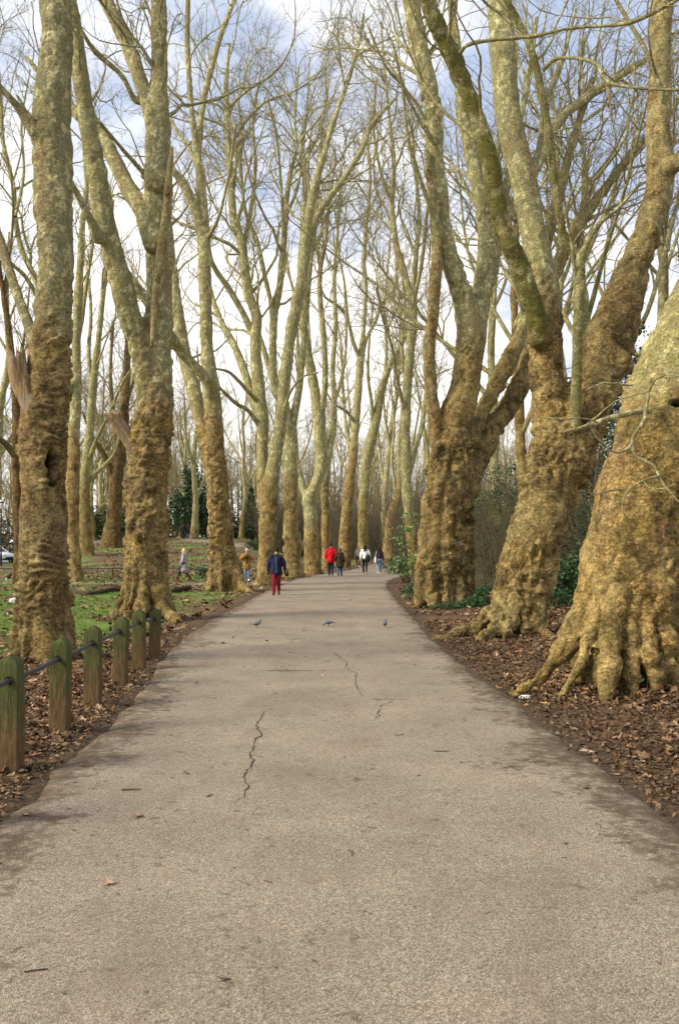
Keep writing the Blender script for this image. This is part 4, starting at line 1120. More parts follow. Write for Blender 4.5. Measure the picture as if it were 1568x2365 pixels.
def dens_left(x, y):
    o = path_mask(x, y)
    pile = .35 + .5 * n2(x, y, .5, 3, 21.)
    near = np.exp(-((y - 10) / 4.2) ** 2) * smooth(-.05, .7, o) * 1.1
    return np.clip(smooth(-.10, .75, o) * (pile + near) * (1 - .8 * grass_mask(x, y)), 0, 1)
def dens_right(x, y):
    o = path_mask(x, y)
    pile = .40 + .75 * n2(x, y, .6, 3, 31.)
    return np.clip(smooth(-.15, 1.0, o) * pile + .35 * smooth(1.5, 4, o) * smooth(11, 15, y), 0, 1)
leaf_field('leaf_litter', 22000, (-7.5, -1.9), (4.2, 17), dens_left, lobed_leaf(), .055, .125, 51, label='big brown leaves heaped round the fence posts')
leaf_field('leaf_litter', 34000, (1.7, 8.5), (4.2, 18), dens_right, lobed_leaf(), .03, .11, 52, label='brown leaves spread over the bank round the nearest roots')
leaf_field('leaf_litter', 26000, (-16, -2.2), (16, 60), dens_left, simple_leaf(), .10, .19, 53, label='orange brown leaves scattered over the left lawn')
leaf_field('leaf_litter', 16000, (1.6, 9), (17, 48), dens_right, simple_leaf(), .09, .17, 54, label='brown leaves under the trees on the right, farther along')
def foot_drift(u, d, r0, r1, n, seed, label):
    """leaves packed against the foot of a trunk"""
    rng = np.random.default_rng(seed); cx = (u - U0) / F * d
    a = rng.uniform(0, 6.28, n); r = r0 + (r1 - r0) * rng.random(n) ** 1.6
    x, y = cx + r * np.cos(a), d + r * np.sin(a); ok = path_mask(x, y) > .1; x, y, r = x[ok], y[ok], r[ok]; n = len(x)
    z = T(x, y) + .012 + .10 * (1 - (r - r0) / (r1 - r0)) ** 2 * rng.random(n)
    base, fs = simple_leaf(); col = LEAFC[rng.integers(0, 7, n)] * rng.uniform(.55, 1.15, (n, 1))
    me = scatter_cards(base, fs, n, np.stack([x, y, z], 1), rng.uniform(.04, .12, n), rng.uniform(0, 6.28, n), rng.normal(0, .55, n), rng.normal(0, .55, n), col, 'leaf_litter', LEAF, curl=rng.uniform(.3, 3., n))
    tag(link('leaf_litter', me), label, 'leaves', kind='stuff')
foot_drift(1446, 11.4, .62, 1.35, 2600, 151, 'leaves drifted against the knuckled roots of the huge leaning trunk')
foot_drift(1190, 18.0, .60, 1.2, 2000, 152, 'leaves drifted round the roots of the many-limbed leaning tree')
foot_drift(98, 14.0, .45, 1.0, 1500, 153, 'leaves drifted round the foot of the massive hollow trunk')
foot_drift(332, 22.3, .6, 1.2, 1200, 154, 'leaves drifted round the foot of the forked tree')
def dens_path(x, y):
    o = -path_mask(x, y)
    return np.clip(.012 + .5 * np.exp(-o / .18), 0, .8) * (o > 0)
def dens_far(x, y): return np.clip(.4 + .8 * n2(x, y, .12, 3, 41.), 0, 1) * (path_mask(x, y) > .2) * smooth(48, 58, y)
leaf_field('leaf_litter', 12000, (-24, 1), (48, 112), dens_far, simple_leaf(), .14, .26, 56, label='leaves covering the rise beyond the low rail')
leaf_field('leaf_litter', 60000, (-7.5, -1.9), (4.2, 19), lambda x, y: smooth(-.12, .3, path_mask(x, y)) * (1 - .85 * grass_mask(x, y)), simple_leaf(), .018, .055, 58, .012, .75, 'broken leaf crumbs on the soil left of the path')
leaf_field('leaf_litter', 80000, (1.7, 8.5), (4.2, 22), lambda x, y: smooth(-.12, .3, path_mask(x, y)), simple_leaf(), .016, .055, 59, .012, .60, 'dark leaf mulch on the soil right of the path')
leaf_field('leaf_litter', 1500, (-3, 3), (5.5, 40), dens_path, simple_leaf(), .035, .085, 55, .006, label='few small leaves lying along the edges of the path')

# twigs and bits on the path
def litter_bits(n, seed):
    rng = np.random.default_rng(seed)
    y = 3.6 + 22 * rng.random(n) ** 1.6; x = rng.uniform(-2.3, 2.1, n)
    ok = path_mask(x, y) < -.03; x, y = x[ok], y[ok]; n = len(x)
    L = .012 + .09 * rng.random(n) ** 2.5; a = rng.uniform(0, 6.28, n)
    d = np.stack([np.cos(a), np.sin(a), 0 * a], 1) * L[:, None] / 2
    c = np.stack([x, y, T(x, y) + .021], 1)
    bend = rng.normal(0, .012, (n, 3)); bend[:, 2] = 0
    Pt = np.stack([c - d, c + bend, c + d], 1)
    V, Q = tubes(Pt, np.repeat(rng.uniform(.001, .003, n)[:, None], 3, 1), 4)
    col = np.repeat(np.array([(.075, .05, .03)]) * rng.uniform(.6, 2.0, (n, 1)), 12, 0)
    me = mk_mesh('twig_litter', V, [Q], LEAF, True, {'col': col})
    tag(link('twig_litter', me), 'scattered bits of twig and bark on the gravel path', 'twigs', kind='stuff')
litter_bits(190, 57)

# grass
def grass_field(n, xr, yr, seed, hmin, hmax, wd, label):
    rng = np.random.default_rng(seed)
    x = rng.uniform(*xr, n); y = rng.uniform(*yr, n)
    g = grass_mask(x, y)
    g = g * (.55 + .9 * n2(x, y, 1.7, 3, 61.)) 
    keep = (rng.random(n) < smooth(.18, .62, g)) & (path_mask(x, y) > .1)
    x, y = x[keep], y[keep]; n = len(x)
    base = np.array([(-.5, 0, 0), (.5, 0, 0), (.0, .35, 1.)])
    z = T(x, y) - .01
    h = rng.uniform(hmin, hmax, n)
    K = 3; V = np.empty((n, 3, 3)); a = rng.uniform(0, 6.28, n)
    ca, sa = np.cos(a), np.sin(a); w_ = wd * rng.uniform(.7, 1.4, n)
    V[:, 0] = np.stack([x - ca * w_, y - sa * w_, z], 1); V[:, 1] = np.stack([x + ca * w_, y + sa * w_, z], 1)
    ln = rng.normal(0, .45, (n, 2)) * h[:, None]
    V[:, 2] = np.stack([x + ln[:, 0], y + ln[:, 1], z + h], 1)
    col = np.array([(.135, .205, .040)]) * rng.uniform(.6, 1.55, (n, 1)) * np.array([1, 1, 1]) + rng.random((n, 1)) ** 3 * np.array([(.09, .07, .02)])
    me = mk_mesh('grass', V.reshape(-1, 3), [np.arange(3 * n).reshape(-1, 3)], BLADE, False, {'col': np.repeat(col, 3, 0)})
    tag(link('grass', me), label, 'grass', kind='stuff')
grass_field(420000, (-15, -2.5), (11, 47), 62, .03, .085, .006, 'patchy green grass among fallen leaves on the left lawn')
grass_field(120000, (-30, -2), (46, 112), 63, .05, .14, .012, 'thin grass on the rise beyond the side path')

EV = np.array([(.018, .040, .014), (.028, .062, .020), (.042, .088, .028), (.06, .115, .04), (.022, .05, .024)])
def leaf_cloud(lumps, n, size, seed, cols=EV, stretch=1.6):
    """leaves through a set of ellipsoids (x,y,z,rx,ry,rz), thicker to the outside, with gaps"""
    rng = np.random.default_rng(seed)
    L = np.array(lumps); vol = L[:, 3] * L[:, 4] * L[:, 5]; ix = rng.choice(len(L), n, p=vol / vol.sum())
    d = rng.normal(size=(n, 3)); d /= np.linalg.norm(d, axis=1, keepdims=True)
    p = L[ix, :3] + d * L[ix, 3:] * (rng.random((n, 1)) ** .45)
    m = fbm(p * (1.5 / max(.4, L[:, 3].mean())), 3) + rng.normal(0, .18, n)
    p = p[m > -.14]; n = len(p)
    base = np.array([(0, -.5, 0), (.26, -.1, .05), (.2, .28, .03), (0, .55, -.02), (-.2, .28, .03), (-.26, -.1, .05)]) * np.array([1.6 / stretch, 1, 1])
    col = cols[rng.integers(0, len(cols), n)] * rng.uniform(.7, 1.4, (n, 1))
    return scatter_cards(base, [np.array([(0, 1, 2), (0, 2, 3), (0, 3, 4), (0, 4, 5)])], n, p, rng.uniform(.6, 1.3, n) * size, rng.uniform(0, 6.28, n), rng.normal(0, .8, n), rng.normal(0, .8, n), col, 'foliage', GREEN)

STEMM = plain('stem_wood', (.13, .10, .065), .9, .3, 12)
def stems_mesh(base, n, seed, h, spread, r=.012, up=.10, name='stems', m=7):
    rng = np.random.default_rng(seed)
    pts = np.empty((n, m, 3)); b = np.asarray(base)
    if b.ndim == 1: b = np.repeat(b[None], n, 0)
    pts[:, 0] = b
    d = rng.normal(0, spread, (n, 3)); d[:, 2] = 1; d /= np.linalg.norm(d, axis=1, keepdims=True)
    L = rng.uniform(.5, 1.0, n) * h / (m - 1)
    for j in range(1, m):
        d = d + rng.normal(0, .13, (n, 3)); d[:, 2] += up * .4; d /= np.linalg.norm(d, axis=1, keepdims=True)
        pts[:, j] = pts[:, j - 1] + d * L[:, None]
    return pts, np.repeat(rng.uniform(.6, 1.4, n)[:, None] * r, m, 1) * np.linspace(1, .4, m)[None]

def bush(label, x, y, lumps, n, size, seed, name='bush', nst=9, cols=EV, cat='bush', stem_h=None, group='evergreen bushes', r=.02):
    z = T1(x, y); loc = np.array([x, y, z])
    root = thing(name, loc, label, cat, group)
    me = leaf_cloud([(a, b, c, d, e, f) for a, b, c, d, e, f in lumps], n, size, seed, cols)
    link('foliage', me, root)
    top = max(l[2] + l[5] * .6 for l in lumps)
    pts, rd = stems_mesh(np.zeros((nst, 3)) + np.random.default_rng(seed).normal(0, .15, (nst, 3)) * np.array([1, 1, 0]) - np.array([0, 0, .08]), nst, seed, stem_h or top, .35, r)
    V, Q = tubes(pts, rd, 5); link('stems', mk_mesh('stems', V, [Q], STEMM), root)
    return root

def gp(u, d):
    p = P(u, VH, d); return p[0], d
# dark holly and conifers on the rise at left
x, y = gp(438, 116); bush('large dark holly bush on the rise, behind the two distant walkers', x, y, [(0, 0, 2.6, 2.2, 1.8, 2.8), (-1.2, .3, 4.4, 1.6, 1.4, 2.2), (.9, .2, 5.2, 1.7, 1.4, 3.4), (0, .4, 7.6, 1.1, 1., 2.2), (2.1, .2, 2.6, 1.5, 1.3, 2.4)], 9000, .34, 71, 'holly_bush', cat='bush')
x, y = gp(576, 124); bush('narrow dark conifer on the rise, left of the knot-ringed leaning tree', x, y, [(0, 0, 1.6, 1.3, 1.2, 1.8), (0, 0, 3.6, 1.0, .9, 1.8), (.05, 0, 5.6, .7, .6, 1.7), (0, 0, 7.4, .4, .35, 1.5)], 4200, .3, 72, 'conifer', cat='conifer')
x, y = gp(505, 120); bush('low dark evergreen behind the far path, left of the narrow conifer', x, y, [(0, 0, .9, 3.2, 1.2, 1.0), (2.4, .2, .8, 1.8, 1., 1.0), (-2., .2, .8, 1.8, 1., .9)], 3600, .3, 73)
x, y = gp(710, 112); bush('dark evergreen clump behind the swan-necked tree', x, y, [(0, 0, 2.0, 2.2, 1.5, 2.4), (1.4, 0, 3.6, 1.4, 1.2, 2.0), (-1.6, 0, 1.4, 1.5, 1.2, 1.6)], 4200, .32, 74)
x, y = gp(585, 84); bush('small round green shrub beside the far path', x, y, [(0, 0, .35, .8, .6, .5)], 900, .14, 75, cols=EV * 1.3)
x, y = gp(468, 50); bush('small green shrub by the low rail, left of the ringed trunk', x, y, [(0, 0, .3, .42, .35, .35), (.2, .1, .45, .3, .3, .3)], 700, .10, 76, cols=EV * 1.6)
x, y = gp(215, 100); bush('dark green understorey bushes behind the dark trees at left', x, y, [(-5, 0, 1., 2.6, 1.3, 1.9), (-1.5, 0, 1.4, 2.4, 1.3, 2.2), (1.8, .3, 1.2, 2.6, 1.3, 2.4), (5., 0, 1., 2.2, 1.2, 2.0)], 13000, .26, 88, 'evergreen_shrub', 12, np.vstack([EV * 1.6, [(.09, .075, .035), (.07, .09, .03)]]), 'shrub')
# light-green bush at the bend
GRN = np.array([(.11, .18, .04), (.17, .26, .06), (.25, .33, .10), (.07, .12, .03), (.32, .38, .15)])
x, y = gp(946, 44); bush('bright green leafy bush left of the burred trunk, at the bend', x, y, [(0, 0, 1.0, .8, .7, .9), (-.4, .1, 2.1, .6, .6, .8), (.25, .2, 2.7, .6, .5, .7), (.6, 0, .5, .6, .6, .6), (-.6, .2, .5, .6, .5, .5), (-.1, 0, 3.2, .4, .4, .5)], 1100, .17, 77, 'leafy_bush', 14, GRN, stem_h=3.2)
x, y = gp(922, 58); bush('low dark bush at the bend, behind the bright green one', x, y, [(0, 0, .5, 1.2, .8, .6), (1.2, .3, .7, 1.1, .8, .8)], 1800, .16, 78, cols=EV * 1.5)
x, y = gp(946, 31); bush('small dark green seedling shrub at the path edge, left of the burred trunk', x, y, [(0, 0, .25, .24, .22, .28), (.15, .05, .42, .18, .16, .16)], 420, .09, 79, cols=EV * 1.5)
# evergreens behind the right row
x, y = gp(1150, 37); bush('broad dark evergreen between the burred trunk and the many-limbed tree', x, y, [(0, 0, 1.8, 1.9, 1.4, 2.0), (.9, .2, 3.2, 1.3, 1.1, 1.7), (-.9, .2, 2.6, 1.1, 1., 1.5), (1.4, .3, 4.3, .7, .6, 1.0), (.2, .1, 4.0, .8, .7, .8)], 14000, .12, 80, 'holly_bush', cols=np.vstack([EV * 1.7, [(.07, .06, .03), (.05, .06, .025)]]))
x, y = gp(1335, 25.5); bush('low dark evergreen behind the roots, between the two leaning trunks', x, y, [(0, 0, .7, .95, .8, .8), (.7, .2, 1.3, .8, .7, .8), (-.5, .1, .5, .6, .5, .5)], 5200, .11, 81, cols=EV * 1.2)
x, y = gp(1455, 27); bush('tall dark yew filling the gap behind the huge leaning trunk', x, y, [(0, 0, 2.2, 1.5, 1.4, 2.2), (-.5, .2, 4.2, 1.2, 1.1, 1.8), (.5, .2, 5.6, 1.3, 1.1, 1.7), (1.7, .4, 4.2, 1.4, 1.2, 2.4), (.2, .2, 7.2, .8, .7, 1.0), (2.6, .4, 2.4, 1.5, 1.2, 2.2)], 30000, .115, 82, 'yew_tree', 16, EV * .8, 'yew', 6.5, r=.05)
x, y = gp(1268, 24); bush('small glossy evergreen shrub at the far side of the leaf-covered bank', x, y, [(0, 0, .35, .35, .3, .35), (.35, .1, .25, .3, .3, .25)], 700, .09, 83, cols=EV * 1.5)
x, y = gp(1180, 44); bush('long dark evergreen hedge mass closing the view behind the right-hand trunks', x, y, [(-1.6, 0, 1.2, 1.5, 1.2, 1.6), (0, .2, 1.6, 1.8, 1.2, 1.9), (2.2, .2, 1.5, 2., 1.3, 2.0), (4.4, .3, 1.7, 2.2, 1.3, 2.2), (6.8, .2, 1.8, 2.3, 1.3, 2.3), (9.2, .2, 2., 2.3, 1.3, 2.6), (11.8, 0, 2., 2.4, 1.3, 2.4)], 30000, .17, 86, 'hedge', 20, np.vstack([EV * 1.1, [(.07, .06, .028), (.10, .075, .035)]]), 'hedge')
x, y = gp(1420, 31); bush('dark brown-green shrub mass between the two leaning trunks', x, y, [(0, 0, 1.3, 1.6, 1.2, 1.6), (-1., .2, 2.6, 1.2, 1., 1.4), (.9, .2, 3.2, 1.4, 1.1, 1.8), (2.2, .3, 2.2, 1.6, 1.2, 2.2)], 26000, .11, 87, 'evergreen_shrub', 16, np.vstack([EV, [(.06, .048, .022), (.085, .06, .03)]]), 'shrub')
# ivy at the foot of the burred trunk and sprigs on the nearest roots
IVY = np.array([(.02, .06, .02), (.035, .09, .028), (.05, .12, .04), (.075, .15, .055)])
x, y = gp(1050, 25.6); bush('dark green ivy spreading round the foot of the burred trunk', x, y, [(0, 0, .06, .75, .25, .12), (.55, .1, .16, .4, .3, .22), (.85, .3, .35, .3, .3, .32), (-.5, 0, .05, .35, .2, .09)], 2300, .075, 84, 'ivy', 12, IVY, 'ivy', .5, r=.006)
x, y = gp(1505, 10.55); bush('small ivy sprigs on the knuckled roots of the huge leaning trunk', x, y, [(0, 0, .28, .07, .05, .10), (.05, .03, .44, .05, .05, .08), (-.16, .0, .2, .05, .05, .07)], 80, .055, 85, 'ivy', 6, IVY * 1.2, 'ivy', .5, r=.004)

# thicket of bare stems behind the right row and the far wood: nobody could count these
def thicket(name, label, n, regions, seed, h, r, mat, m=7, spread=.22, sides=3, leafy=0):
    rng = np.random.default_rng(seed); P_, R2_ = [], []
    for (u0, u1, d0, d1, f, hk) in regions:
        k_ = int(n * f); u = rng.uniform(u0, u1, k_); d = rng.uniform(d0, d1, k_)
        x = (u - U0) / F * d; y = d
        b = np.stack([x, y, T(x, y) - .05], 1)
        pts, rd = stems_mesh(b, k_, seed, h * hk, spread, r * d0 / 30, .12, m=m)
        P_.append(pts); R2_.append(rd)
        # side twigs
        j = rng.integers(2, m - 1, k_ * 3); i = np.repeat(np.arange(k_), 3)
        q0 = pts[i, j]; tw = np.empty((k_ * 3, m, 3)); dr = rng.normal(0, .6, (k_ * 3, 3)); dr[:, 2] = np.abs(dr[:, 2]) + .25; dr /= np.linalg.norm(dr, axis=1, keepdims=True)
        for t_ in range(m):
            tw[:, t_] = q0 + dr * (h * hk * .26 * t_ / (m - 1)); dr = dr + rng.normal(0, .10, dr.shape)
        P_.append(tw); R2_.append(np.repeat(rd[i, j][:, None] * .6, m, 1) * np.linspace(1, .5, m)[None])
    Pt, Rd = np.concatenate(P_), np.concatenate(R2_)
    V, Q = tubes(Pt, Rd, sides)
    tag(link(name, mk_mesh(name, V, [Q], mat)), label, 'thicket', kind='stuff')
THK = plain('thicket_wood', (.135, .112, .062), .9, .35, 8)
thicket('thicket', 'thicket of thin bare stems behind the right-hand trunks', 620, [(1090, 1250, 31, 36, .5, 1.25), (1290, 1420, 27, 33, .3, 1.), (1230, 1568, 34, 42, .4, 1.3), (1500, 1700, 22, 28, .15, 1.), (1360, 1540, 23, 26, .25, 1.9)], 91, 4.2, .0062, THK, spread=.34)
thicket('thicket', 'bare brushwood along the far bend behind the walkers', 2600, [(760, 1000, 92, 112, .45, 1.), (600, 780, 105, 125, .3, 1.), (930, 1100, 60, 80, .35, 1.)], 92, 7.5, .0085, THK)

# far wood: many dim trunks with a haze of twigs, reading as one mass
def far_wood(seed):
    rng = np.random.default_rng(seed)
    n = 430
    u = rng.uniform(-140, 1720, n); d = rng.uniform(135, 185, n)
    x = (u - U0) / F * d; z = T(x, d)
    h = rng.uniform(11, 22, n); rows = []
    m = 8; t = np.linspace(0, 1, m)
    wob = np.cumsum(rng.normal(0, .28, (n, m, 2)), 1); wob[:, 0] = 0
    pts = np.stack([x[:, None] + wob[..., 0], d[:, None] + wob[..., 1], z[:, None] - .3 + t[None] * h[:, None]], -1)
    rad = rng.uniform(.14, .30, n)[:, None] * (1 - .85 * t[None])
    V, Q = tubes(pts, rad, 6)
    par = [np.column_stack([pts[i], rad[i]]) for i in range(n)]
    sp = [dict(dens=.9, max=16, t0=.2, ang=42, lf=.36, lmin=1.5, lmax=6, rmin=.03, rf=.5, rl=.012, pts=7, wob=.14, up=.06, sides=4, tip=.4),
          dict(dens=1.5, max=8, t0=.1, ang=42, lf=.5, lmin=.8, lmax=3, rmin=.016, rf=.5, rl=.01, pts=5, wob=.2, up=.04, sides=3, tip=.5),
          dict(dens=1.6, max=4, t0=.1, ang=42, lf=.6, lmin=.6, lmax=1.6, rmin=.010, rf=.6, rl=.01, pts=4, wob=.2, up=.03, sides=3, tip=.6)]
    V2, Q2, B = grow(par, sp, seed)
    bkv = np.concatenate([np.full(len(V), .4), np.clip(B, 1.2, 2)])
    me = mk_mesh('far_wood', np.vstack([V, V2]), [np.vstack([Q, Q2 + len(V)])], BARK, True, {'bk': bkv, 'moss': np.full(len(bkv), .1)})
    tag(link('far_wood', me), 'far-off wood of bare trees closing the view behind the avenue', 'wood', kind='stuff')
far_wood(95)
def far_bushes(seed):
    rng = np.random.default_rng(seed); L = []
    for u in np.arange(-150, 1730, 13):
        d = rng.uniform(124, 150); x = (u + rng.uniform(-8, 8) - U0) / F * d; h = rng.uniform(2.2, 6.2)
        L.append((x, d, T1(x, d) + h * .5, rng.uniform(1.2, 2.2), 1.3, h * .6))
    me = leaf_cloud(L, 52000, .40, seed, np.array([(.030, .042, .016), (.05, .055, .022), (.075, .062, .032), (.095, .07, .04), (.035, .06, .022), (.12, .085, .05)]))
    me.name = 'undergrowth'
    tag(link('undergrowth', me), 'dull green and brown undergrowth below the far wood', 'undergrowth', kind='stuff')
far_bushes(96)

# ------------------------------------------------------------------ post and rail fence
WOODM, _nt, _b = new_mat('mossy_post_wood'); _k = NT(_nt)
_p = _k.pos(); _g = _k.noise(_k.mapv(_p, (30, 30, 3.0)), 2.6, 7, .72); _n = _k.noise(_p, 9, 6, .7)
_z = _k.n('ShaderNodeSeparateXYZ'); _k.l(_p, _z.inputs[0])
_w = _k.ramp(_g, [(.3, (.040, .022, .009)), (.5, (.115, .068, .028)), (.7, (.20, .13, .06))])
_m = _k.math('ADD', _k.math('MULTIPLY', _z.outputs['Z'], 2.3), _k.math('MULTIPLY', _n, 1.6))
_mf = _k.ramp(_m, [(.60, .0), (.86, 1.)]); 
_m2 = _k.n('ShaderNodeMapRange'); _m2.inputs[1].default_value = 1.25; _m2.inputs[2].default_value = 2.15; _k.l(_m, _m2.inputs[0])
_grn = _k.ramp(_g, [(.3, (.024, .028, .008)), (.55, (.072, .080, .022)), (.75, (.16, .158, .062))])
_k.l(_k.mix(_m2.outputs[0], _w, _grn), _b.inputs['Base Color']); _k.bump(_g, _b, .6, .012)
RAILM = plain('dark_iron_rail', (.045, .045, .055), .55, .25, 20, .2, .4, .3)

def fence():
    bases = [(-150, 1925), (25, 1782), (138, 1693), (215, 1632), (277, 1585), (321, 1548), (356, 1518)]
    g = []
    for i, (u, v) in enumerate(bases):
        p = G(u, v) if i else np.array([-2.42, 5.75, 0.])
        p[2] = T1(p[0], p[1]); g.append(p)
    loc = g[1]
    root = thing('post_and_rail_fence', loc, 'mossy low timber post fence with thin dark iron rail along the path', 'fence')
    rng = np.random.default_rng(8)
    hs = [.86, .87, .855, .85, .84, .83, .74]
    for i, p in enumerate(g):
        w_ = .163 if i < 6 else .16; t_ = .16
        a = rng.normal(0, .03)
        bm = []
        # post with arched, weathered head, built as a lofted section
        n = 20; zz = np.concatenate([np.linspace(-.3, hs[i] - .060, 12), hs[i] - .060 + .060 * np.sin(np.linspace(.25, 1, 8) * math.pi / 2)])
        sq = []
        for q_ in np.linspace(0, 2 * math.pi, 32, endpoint=False):
            c_, s_ = math.cos(q_), math.sin(q_); e = .10
            sq.append((math.copysign(abs(c_) ** e, c_), math.copysign(abs(s_) ** e, s_)))
        sq = np.array(sq); V = []
        for z_ in zz:
            f = max(0., (z_ - (hs[i] - .060)) / .060)
            kx = math.sqrt(max(.0, 1 - f * f)) * .5 + .5 * (1 - f) if f > 0 else 1.
            V.append(np.column_stack([sq[:, 0] * w_ / 2 * max(kx, .12), sq[:, 1] * t_ / 2 * (1 if f <= 0 else .6 + .4 * kx), np.full(32, z_)]))
        V = np.vstack(V); tw = V[:, 2] * rng.normal(0, .02)
        V[:, 0] += tw + V[:, 2] * [0, -.012, .02, -.018, .015, -.01, .025][i]; V[:, 1] += V[:, 2] * [0, .01, -.015, .02, 0, .012, -.01][i]; V[:, :2] += (.006 * fbm(np.column_stack([V[:, 0] * 20 + i * 7, V[:, 1] * 20, V[:, 2] * 3]), 3))[:, None] * np.sign(V[:, :2])
        # drying split down the face towards the path's near end
        M = len(zz); ii = (np.arange(M - 1) * 32)[:, None]; j = np.arange(32)[None]; j2 = (j + 1) % 32
        q = np.stack([ii + j, ii + j2, ii + 32 + j2, ii + 32 + j], -1).reshape(-1, 4)
        top = np.array([[0, 0, zz[-1] + .003]]); V = np.vstack([V, top]); o_ = (M - 1) * 32; j = np.arange(32)
        tri = np.stack([o_ + j, o_ + (j + 1) % 32, np.full(32, len(V) - 1)], 1)
        ca, sa = math.cos(a), math.sin(a); V[:, :2] = V[:, :2] @ np.array([[ca, sa], [-sa, ca]])
        po = link('post', mk_mesh('post', V + p - loc, [q, tri], WOODM), root)
        if i == 1:
            zz2 = np.linspace(.30, .80, 14); xo = .012 + .008 * np.sin(zz2 * 9) + rng.normal(0, .002, 14)
            wv = .0035 * np.sin(np.linspace(.1, 3.0, 14)) + .0006
            cv = np.vstack([np.column_stack([xo - wv, np.full(14, -t_ / 2 - .0065), zz2]), np.column_stack([xo + wv, np.full(14, -t_ / 2 - .0065), zz2])])
            kk = np.arange(13); link('split', mk_mesh('split', cv + p - loc, [np.stack([kk, kk + 14, kk + 15, kk + 1], 1)], CRACK, False), po)
    rz = .655
    for i in range(6):
        a, b = g[i].copy(), g[i + 1].copy(); ha, hb = rz * hs[i] / .86 + .03, rz * hs[i + 1] / .86 + .03
        a[2] += ha; b[2] += hb
        dv = (b - a) / np.linalg.norm(b - a)
        mid = (a + b) / 2; mid[2] -= .012
        s = spline(np.array([a, mid, b]), 10)
        V, Q = tubes(s[None] - loc, np.full((1, 10), .0185), 12)
        link('rail', mk_mesh('rail', V, [Q], RAILM), root)
        # shade of the rail hole, painted as a dark disc on each post's near face
    for i in range(1, 7):
        c = g[i].copy(); c[2] += rz * hs[i] / .86 + .03
        dv = g[i] - g[i - 1]; dv /= np.linalg.norm(dv)
        V, Q = tubes(np.stack([c - dv * .090, c - dv * .083])[None] - loc, np.array([[.030, .034]]), 14)
        V = np.vstack([V, V[:14].mean(0)]); tri = np.array([(jj, (jj + 1) % 14, len(V) - 1) for jj in range(14)])
        link('rail_hole_shade', mk_mesh('rail_hole_shade', V, [Q, tri], CRACK), root)
fence()
# low rail beyond the side path
def low_rail():
    y0 = 51.5; xs = np.arange(-24.5, -7.0, 2.45)
    loc = np.array([xs[0], y0, T1(xs[0], y0)])
    root = thing('low_rail_fence', loc, 'low dark rail fence on short green posts beyond the side path', 'fence')
    tp = []
    for x_ in xs:
        z_ = T1(x_, y0); tp.append((x_, y0, z_ + .50))
        V, f = ctube([(x_, y0, z_ - .2), (x_, y0, z_ + .3), (x_, y0, z_ + .52)], [.06, .058, .05], 10, 8)
        link('post', mk_mesh('post', V - loc, f, WOODM), root)
    for a, b in zip(tp[:-1], tp[1:]):
        V, Q = tubes(np.array([a, b])[None] - loc, np.full((1, 2), .03), 8); link('rail', mk_mesh('rail', V, [Q], RAILM), root)
low_rail()
# ------------------------------------------------------------------ fallen branch, litter, twigs
def fallen_branch():
    pts = [(157, 1362), (185, 1369), (215, 1371), (260, 1364), (310, 1364), (385, 1367), (412, 1364), (437, 1361)]
    g = np.array([G(u, v + 4) for u, v in pts]); g[:, 2] += .06 + np.array([.05, 0, 0, .04, .02, 0, .03, .06])
    r = np.array([.06, .075, .085, .08, .09, .10, .105, .10])
    loc = g[3].copy(); loc[2] = T1(loc[0], loc[1])
    root = thing('fallen_branch', loc, 'long dark fallen branch lying on the lawn behind the forked tree', 'branch')
    V, f = ctube(g, r, 12, 60); h = fbm(V * 3, 3) * .02
    V = V + h[:, None] * np.array([0, .5, 1])
    DK = plain('wet_bark', (.055, .040, .022), .9, .4, 12, .8)
    link('stem', mk_mesh('stem', V - loc, f, DK), root)
    a = g[4]; s = spline(np.array([[*a, .04], [*(a + [-.5, .3, .12]), .03], [*(a + [-1.3, .4, .14]), .018], [*(a + [-1.9, .7, .05]), .01]]), 16)
    V, Q = tubes(s[None, :, :3], s[None, :, 3], 8); link('side_branch', mk_mesh('side_branch', V - loc, [Q], DK), root)
fallen_branch()

WHITEM = plain('white_paper', (.80, .80, .78), .7, .05)
def crumpled(name, u, v, sx, sy, sz, label, cat, seed, mat=WHITEM):
    p = G(u, v); z = T1(p[0], p[1])
    V, f = ball((0, 0, 0), (sx, sy, sz), 20, 12)
    n = fbm(V / max(sx, sy) * 2.2 + seed, 3); V = V * (1 + .35 * n)[:, None]; V[:, 2] = np.maximum(V[:, 2], -sz * .6)
    tag(link(name, mk_mesh(name, V, f, mat, False), loc=(p[0], p[1], z + sz * .6)), label, cat)
crumpled('paper_scrap', 1212, 1613, .062, .040, .022, 'white crumpled paper scrap beside the knuckled roots', 'litter', 3)
crumpled('plastic_bag', 31, 1392, .13, .10, .09, 'white plastic bag on the grass left of the hollow trunk', 'litter', 5)
crumpled('paper_scrap', 132, 1748, .014, .012, .008, 'tiny white scrap among leaves near the second post', 'litter', 6)
def stick(u, v, L, ang, r, label, seed):
    p = G(u, v); rng = np.random.default_rng(seed); loc = np.array([p[0], p[1], T1(p[0], p[1]) + .018])
    d = np.array([math.cos(ang), math.sin(ang), 0]) * L / 2
    V, f = ctube([-d + [0, 0, r], rng.normal(0, .006, 3) * [1, 1, 0] + [0, 0, r], d + [0, 0, r]], [r, r * .9, r * .6], 8, 9)
    tag(link('twig', mk_mesh('twig', V, f, STEMM), loc=loc), label, 'twig', 'twigs lying on the path')
stick(303, 1832, .125, .12, .007, 'short dark twig lying on the path below the left crack', 1)
stick(485, 1845, .06, 1.0, .005, 'tiny slanted twig just left of the path crack', 2)
stick(1020, 1741, .12, .05, .005, 'thin brown twig on the right half of the path', 3)
lv, lf_ = lobed_leaf()
